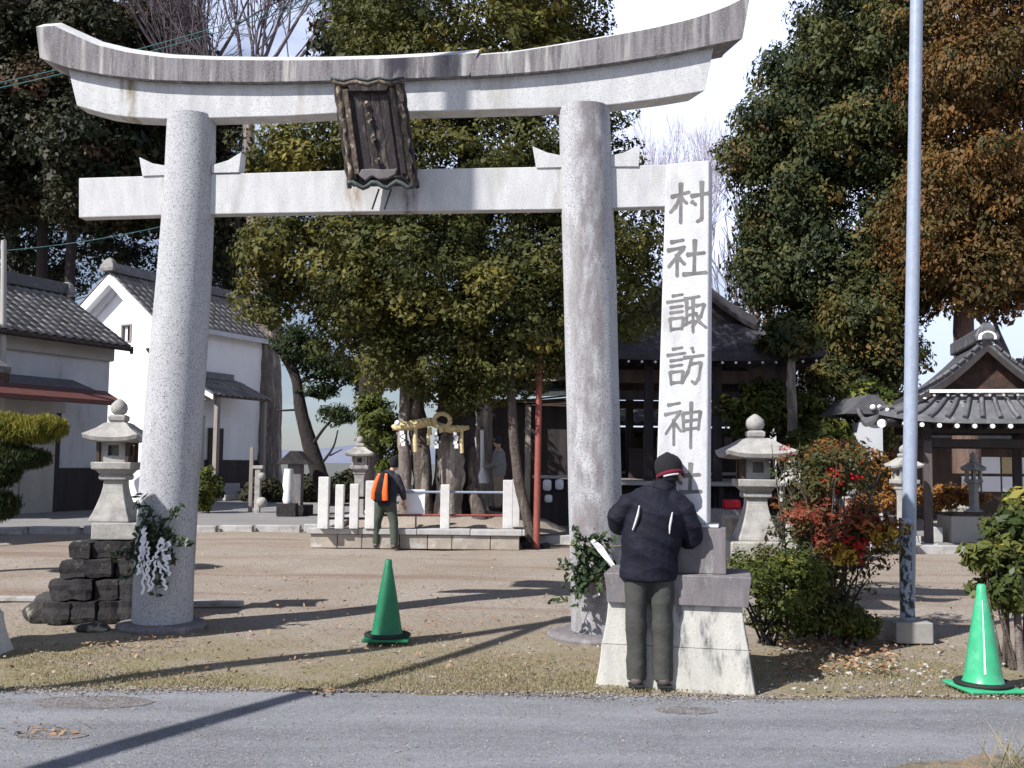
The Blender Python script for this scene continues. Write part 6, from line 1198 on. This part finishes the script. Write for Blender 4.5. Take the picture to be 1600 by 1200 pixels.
# ================================================================== PEOPLE
def remesh(parts, name, m, parent, vox=.012, folds=0, smooth=3, mats=None, seed=1):
    """parts: list of chains [(x,y,z,rx,ry),...] made into one closed skin"""
    mb = MB()
    for ch in parts:
        ck = .9
        if not isinstance(ch[0], tuple): ck = ch[0]; ch = ch[1:]
        pts = [Vector(c[:3]) for c in ch]; n = 20; m_ = len(pts); vs = []
        d0 = (pts[1]-pts[0]).normalized(); d1 = (pts[-1]-pts[-2]).normalized()
        rings = []
        for k, a in ((0, 1.35), (0, .9), (0, .45)):
            rings.append((pts[0]-d0*math.sin(a)*ch[0][4]*ck, ch[0][3]*math.cos(a), ch[0][4]*math.cos(a), d0))
        for i, p in enumerate(pts): rings.append((p, ch[i][3], ch[i][4], (pts[min(i+1, m_-1)]-pts[max(i-1, 0)]).normalized()))
        for a in (.45, .9, 1.35): rings.append((pts[-1]+d1*math.sin(a)*ch[-1][4]*ck, ch[-1][3]*math.cos(a), ch[-1][4]*math.cos(a), d1))
        for p, rx, ry, d in rings:
            x = Vector((1, 0, 0)); x = (x-d*x.dot(d)); x = x.normalized() if x.length > .15 else (Vector((0, 0, 1))-d*d.z).normalized(); y = d.cross(x)
            for k in range(n): t = 2*math.pi*k/n; vs.append(p+x*math.cos(t)*rx+y*math.sin(t)*ry)
        mb.add(vs, [(i*n+k, i*n+(k+1) % n, (i+1)*n+(k+1) % n, (i+1)*n+k) for i in range(len(rings)-1) for k in range(n)]); mb.add(vs[:n], [list(range(n))[::-1]]); mb.add(vs[-n:], [list(range(n))])
    o = mb.build(name, m); r = o.modifiers.new('r', 'REMESH'); r.mode = 'VOXEL'; r.voxel_size = vox; s = o.modifiers.new('s', 'SMOOTH'); s.iterations = smooth; s.factor = .6
    dg = bpy.context.evaluated_depsgraph_get(); me = bpy.data.meshes.new_from_object(o.evaluated_get(dg)); bpy.data.objects.remove(o)
    k = len(me.vertices); co = np.empty(k*3); me.vertices.foreach_get('co', co); co = co.reshape(-1, 3)
    if folds:
        no = np.empty(k*3); me.vertices.foreach_get('normal', no); no = no.reshape(-1, 3); x, y, z = co.T; rs = np.random.default_rng(seed); f = 0
        for _ in range(5):
            a, b_, c, ph = rs.uniform(-14, 14), rs.uniform(-10, 10), rs.uniform(14, 34), rs.uniform(0, 6); f = f+1.3-2*np.abs(np.sin(.5*(a*x+b_*y+c*z+ph+1.8*np.sin(9*x+ph+4*z))))**.7
        co = co+no*(f/5*folds)[:, None]; me.vertices.foreach_set('co', co.reshape(-1))
    me.polygons.foreach_set('use_smooth', [True]*len(me.polygons)); me.update(); return link(name, me, parent)
def hand(x, y, z, dx, dy, dz, sgn_):
    """chains of a hand: palm, four unequal bent fingers, thumb"""
    d = Vector((dx, dy, dz)).normalized(); s = d.cross(Vector((0, 0, 1))).normalized()*sgn_; dn = d.cross(s)*(-sgn_)
    o = Vector((x, y, z)); ch = [[(*o, .026, .020), (*(o+d*.05), .036, .017), (*(o+d*.09), .038, .015)]]
    for i, l in enumerate((.062, .072, .067, .052)):
        b = o+d*.088+s*(-.030+.020*i); k = b+d*l*.45; t = k+(d*.5-Vector((0, 0, .8)))*l*.5; ch.append([(*b, .0095, .0095), (*k, .009, .009), (*t, .0075, .0075)])
    b = o+d*.03-s*.028; ch.append([(*b, .012, .012), (*(b+(d*.6-s*.8)*.035), .011, .011), (*(b+(d*1.6-s*.9)*.04), .009, .009)]); return ch
# --- man at the monument
fm = G(1021, 1071)
man = empty('person', (fm.x, fm.y-.02, 0), R(-4), 'person in black jacket with white piping and knit cap standing at the monument', 'person')
legs = [[(-.126, .0, .09, .036, .045), (-.126, -.005, .30, .050, .055), (-.130, -.01, .50, .054, .062), (-.128, 0, .70, .064, .080), (-.104, 0, .84, .075, .09)], [(.068, .0, .09, .036, .045), (.066, -.005, .30, .050, .055), (.064, -.01, .50, .054, .062), (.060, 0, .70, .064, .080), (.034, 0, .84, .075, .09)]]
body = legs+[[(-.035, 0, .88, .13, .09), (-.03, 0, 1.0, .15, .10), (0, 0, 1.2, .17, .10), (.02, .01, 1.34, .17, .09)], [(.04, .02, 1.34, .06, .06), (.07, .05, 1.44, .052, .055)],
    [(.105, .07, 1.46, .060, .07), (.115, .075, 1.52, .074, .088), (.118, .065, 1.57, .070, .082)], [(.135, .155, 1.48, .028, .022), (.137, .165, 1.455, .018, .015)], [(.137, .172, 1.50, .010, .012), (.140, .182, 1.49, .011, .010)], [(.192, .065, 1.485, .011, .020), (.195, .065, 1.515, .011, .017)], [(.042, .065, 1.485, .010, .018), (.040, .065, 1.515, .010, .016)]]
body += [[(-.16, .0, 1.30, .055, .055), (-.27, .02, 1.14, .042, .042), (-.20, .17, 1.12, .034, .034), (-.12, .30, 1.14, .026, .024)], [(.20, .0, 1.30, .055, .055), (.275, .03, 1.04, .042, .042), (.23, .17, 1.02, .034, .034), (.15, .30, 1.05, .026, .024)]]
body += hand(-.12, .30, 1.14, .4, .9, .05, 1)+hand(.15, .30, 1.05, -.4, .9, .05, -1)
remesh(body, 'body', 'skin', man, .0085, smooth=1)
jk = [[.12, (-.035, -.005, .765, .205, .150), (-.035, -.01, .86, .212, .158), (-.025, -.01, 1.0, .212, .160), (.0, -.01, 1.15, .222, .155), (.012, -.0, 1.27, .225, .135), (.02, .005, 1.335, .190, .112), (.04, .01, 1.385, .12, .09)], [(.055, .015, 1.37, .090, .082), (.088, .035, 1.435, .080, .078)],
      [(-.10, .0, 1.318, .085, .090), (-.185, -.005, 1.285, .085, .088), (-.262, .005, 1.185, .078, .082), (-.268, .05, 1.14, .072, .075), (-.22, .15, 1.12, .064, .066), (-.15, .25, 1.13, .052, .054)],
      [(.14, .0, 1.315, .085, .090), (.215, -.005, 1.255, .084, .086), (.262, .01, 1.14, .080, .084), (.282, .04, 1.05, .074, .078), (.25, .14, 1.02, .066, .068), (.18, .25, 1.04, .052, .054)]]
j = remesh(jk, 'jacket', 'jacket', man, .009, folds=.021, smooth=2, seed=4)
for pl in ([(-.112, 1.285), (-.124, 1.22), (-.142, 1.16), (-.160, 1.11)], [(.120, 1.24), (.110, 1.19), (.101, 1.14), (.099, 1.09)]):
    mb = MB(); mb.tube([(x, -.158+abs(x)*.10-.006*math.sin(i_), z) for i_, (x, z) in enumerate(pl)], [.0045, .0085, .008, .004], 8); mb.build('piping', 'piping', man)
remesh([[.05, (-.035, -.005, .752, .196, .142), (-.035, -.005, .80, .198, .145)]], 'jacket_hem', 'cap_knit', man, .010, smooth=1)
tr = [[.1, (-.124, .0, .050, .074, .090), (-.124, -.005, .10, .072, .084), (-.124, -.005, .25, .073, .084), (-.128, -.01, .50, .078, .090), (-.124, -.005, .70, .088, .106), (-.104, 0, .86, .100, .118)], [.1, (.066, .0, .048, .074, .090), (.066, .0, .10, .072, .084), (.064, -.005, .25, .073, .084), (.060, -.01, .50, .078, .090), (.056, -.005, .70, .088, .106), (.032, 0, .86, .100, .118)], [(-.037, 0, .86, .15, .11), (-.037, 0, .95, .15, .11)]]
remesh(tr, 'trousers', 'trousers', man, .0095, folds=.009, smooth=1, seed=9)
for x, a in ((-.126, -.05), (.068, .05)):
    remesh([[(x, -.06, .045, .046, .036), (x, .03, .05, .044, .045), (x+a*.3, .13, .035, .048, .028)]], 'shoe', 'shoe', man, .010, smooth=1); MB().sqr([(.05, .0), (.052, .018), (.046, .02)], (x+a*.1, .03, .0), k=2, asp=2.6).build('sole', 'rubber', man, .006)
# knit cap
cp_ = MB(); cx, cy, cz = .118, .055, 1.512; T_ = Matrix.Rotation(R(-14), 3, 'X') @ Matrix.Rotation(R(-10), 3, 'Y')
def capring(prof, nm, m):
    mb = MB(); n = 24; vs = []
    for r, z in prof:
        for k in range(n): a = 2*math.pi*k/n; vs.append(Vector((cx, cy, cz))+T_ @ Vector((r*.92*math.cos(a), r*1.08*math.sin(a), z+(.012*math.sin(3*a) if z > .08 else 0))))
    mb.add(vs, [(i*n+k, i*n+(k+1) % n, (i+1)*n+(k+1) % n, (i+1)*n+k) for i in range(len(prof)-1) for k in range(n)], 0, True); mb.add(vs[-n:], [list(range(n))]); mb.build(nm, m, man)
capring([(.106, .005), (.111, .03), (.111, .06), (.104, .09), (.088, .116), (.060, .134), (.03, .142), (.012, .144)], 'knit_cap', 'cap_knit')
capring([(.103, -.028), (.111, -.026), (.114, -.012), (.112, -.002), (.105, .002)], 'cap_band', 'maroon'); 
mb = MB(); mb.tube([Vector((cx, cy, cz))+T_ @ Vector((.098*math.cos(t), .108*math.sin(t), -.034)) for t in np.linspace(R(-125), R(-62), 12)], .008, 8); mb.build('collar_lining', 'piping', man)
remesh([[(.115, -.02, 1.475, .058, .030), (.117, -.02, 1.50, .062, .035)]], 'hair', 'cap_knit', man, .01)
MB().tube([(.200, .06, 1.515), (.213, .12, 1.52), (.205, .17, 1.515)], .003, 6).build('glasses_arm', 'cable', man)

# --- person with orange backpack
fm = G(603, 856)
p2 = empty('person', (fm.x, fm.y-.12, 0), R(-12), 'person with orange and black backpack and green trousers walking away towards the enclosure', 'person')
lg = [[(-.19, .06, .09, .05, .05), (-.17, .02, .45, .062, .066), (-.10, 0, .84, .09, .10)], [(.19, -.06, .09, .05, .05), (.16, -.02, .45, .062, .066), (.08, 0, .84, .09, .10)]]
bd = lg+[[(0, 0, .86, .14, .10), (0, 0, 1.1, .15, .10), (.02, .02, 1.30, .16, .09)], [(.06, .05, 1.34, .05, .05), (.10, .08, 1.44, .048, .05)], [(.11, .09, 1.46, .062, .075), (.115, .10, 1.54, .072, .088)], [(.155, .17, 1.49, .018, .016), (.16, .18, 1.47, .014, .012)],
     [(.20, .02, 1.26, .05, .05), (.29, .04, 1.02, .04, .04), (.30, .12, .86, .03, .03)], [(-.18, .02, 1.26, .05, .05), (-.22, .12, 1.06, .04, .04), (-.12, .28, 1.04, .03, .03)]]+hand(.30, .13, .83, .05, .4, -.9, 1)+hand(-.12, .28, 1.04, .5, .8, 0, 1)
remesh(bd, 'body', 'skin', p2, .013, smooth=1)
remesh([[.12, (0, 0, .76, .19, .14), (0, 0, .95, .20, .15), (.01, .01, 1.15, .205, .145), (.03, .03, 1.30, .18, .12), (.06, .05, 1.39, .08, .08)], [(.18, .02, 1.27, .08, .08), (.275, .04, 1.05, .07, .07), (.30, .11, .90, .055, .055)], [(-.16, .02, 1.27, .08, .08), (-.22, .12, 1.08, .065, .065), (-.14, .25, 1.05, .05, .05)]], 'jacket', 'jacket_navy', p2, .018, folds=.008, smooth=1)
remesh([[.1, (-.19, .06, .08, .07, .075), (-.17, .02, .45, .08, .085), (-.09, 0, .82, .11, .12)], [.1, (.19, -.06, .08, .07, .075), (.16, -.02, .45, .08, .085), (.08, 0, .82, .11, .12)], [(0, 0, .80, .16, .12), (0, 0, .88, .16, .12)]], 'trousers', 'trousers_green', p2, .018, folds=.006, smooth=1)
remesh([[(.11, .08, 1.50, .080, .09), (.11, .08, 1.57, .082, .095)]], 'knit_cap', 'cap_knit', p2, .015)
for x, y in ((-.19, .06), (.19, -.06)): remesh([[(x, y-.05, .05, .05, .045), (x, y+.05, .05, .05, .045), (x+.02, y+.15, .04, .05, .03)]], 'shoe', 'shoe', p2, .014)
bk = empty('backpack', (fm.x, fm.y-.12, 0), R(-12), 'black backpack with two bright orange panels worn on the walking person', 'backpack')
remesh([[(-.02, -.20, .88, .17, .085), (-.01, -.21, 1.0, .175, .10), (.0, -.20, 1.18, .155, .095), (.0, -.17, 1.32, .11, .07)]], 'bag', 'jacket', bk, .016, smooth=2)
for lst in ([(-.15, -.275, .88), (-.14, -.30, 1.0), (-.10, -.285, 1.18), (-.05, -.235, 1.34)], [(.08, -.285, .87), (.08, -.31, 1.0), (.085, -.295, 1.18), (.075, -.235, 1.34)]):
    MB().tube(lst, [.055 if lst[0][0] > 0 else .04, .055 if lst[0][0] > 0 else .04, .042, .026], 10, ell=[.5]*4).build('orange_panel', 'orange', bk)
# --- person in grey behind the enclosure
q = P(779, 795, 22.4)
p3 = empty('person', (q.x, 22.4, q.z), R(78), 'person in grey jacket and dark cap standing by the bell rope', 'person')
remesh([[(-.09, 0, .08, .05, .05), (-.09, 0, .45, .06, .065), (-.06, 0, .80, .09, .10)], [(.09, 0, .08, .05, .05), (.09, .02, .45, .06, .065), (.06, 0, .80, .09, .10)], [(0, 0, .84, .14, .1), (0, 0, 1.25, .15, .09)], [(0, .02, 1.30, .05, .05), (0, .03, 1.38, .05, .05)], [(0, .04, 1.40, .06, .075), (0, .04, 1.49, .07, .085)], [(0, .125, 1.43, .014, .014), (0, .13, 1.41, .012, .012)],
        [(.19, 0, 1.2, .05, .05), (.23, .05, .95, .04, .04), (.2, .22, .92, .03, .03)], [(-.19, 0, 1.2, .05, .05), (-.23, .05, .95, .04, .04), (-.2, .22, .92, .03, .03)]]+hand(.2, .22, .92, -.2, .9, .1, 1)+hand(-.2, .22, .92, .2, .9, .1, -1), 'body', 'skin', p3, .014, smooth=1)
remesh([[.12, (0, 0, .72, .18, .14), (0, -.01, .95, .19, .15), (0, 0, 1.2, .18, .13), (0, .02, 1.31, .09, .08)], [(.17, 0, 1.2, .08, .08), (.23, .04, .96, .068, .068), (.2, .2, .92, .05, .05)], [(-.17, 0, 1.2, .08, .08), (-.23, .04, .96, .068, .068), (-.2, .2, .92, .05, .05)]], 'jacket', 'jacket_grey', p3, .02, folds=.006, smooth=1)
remesh([[(-.09, 0, .08, .075, .075), (-.09, 0, .45, .082, .085), (-.06, 0, .78, .11, .12)], [(.09, 0, .08, .075, .075), (.09, .02, .45, .082, .085), (.06, 0, .78, .11, .12)]], 'trousers', 'beige', p3, .02, folds=.005, smooth=1)
remesh([[(0, .03, 1.46, .080, .09), (0, .03, 1.51, .076, .086)], [(0, .10, 1.46, .05, .012), (0, .16, 1.455, .045, .010)]], 'cap', 'jacket_navy', p3, .014)
for x in (-.09, .09): remesh([[(x, -.05, .05, .05, .045), (x, .12, .04, .05, .035)]], 'shoe', 'shoe', p3, .016)
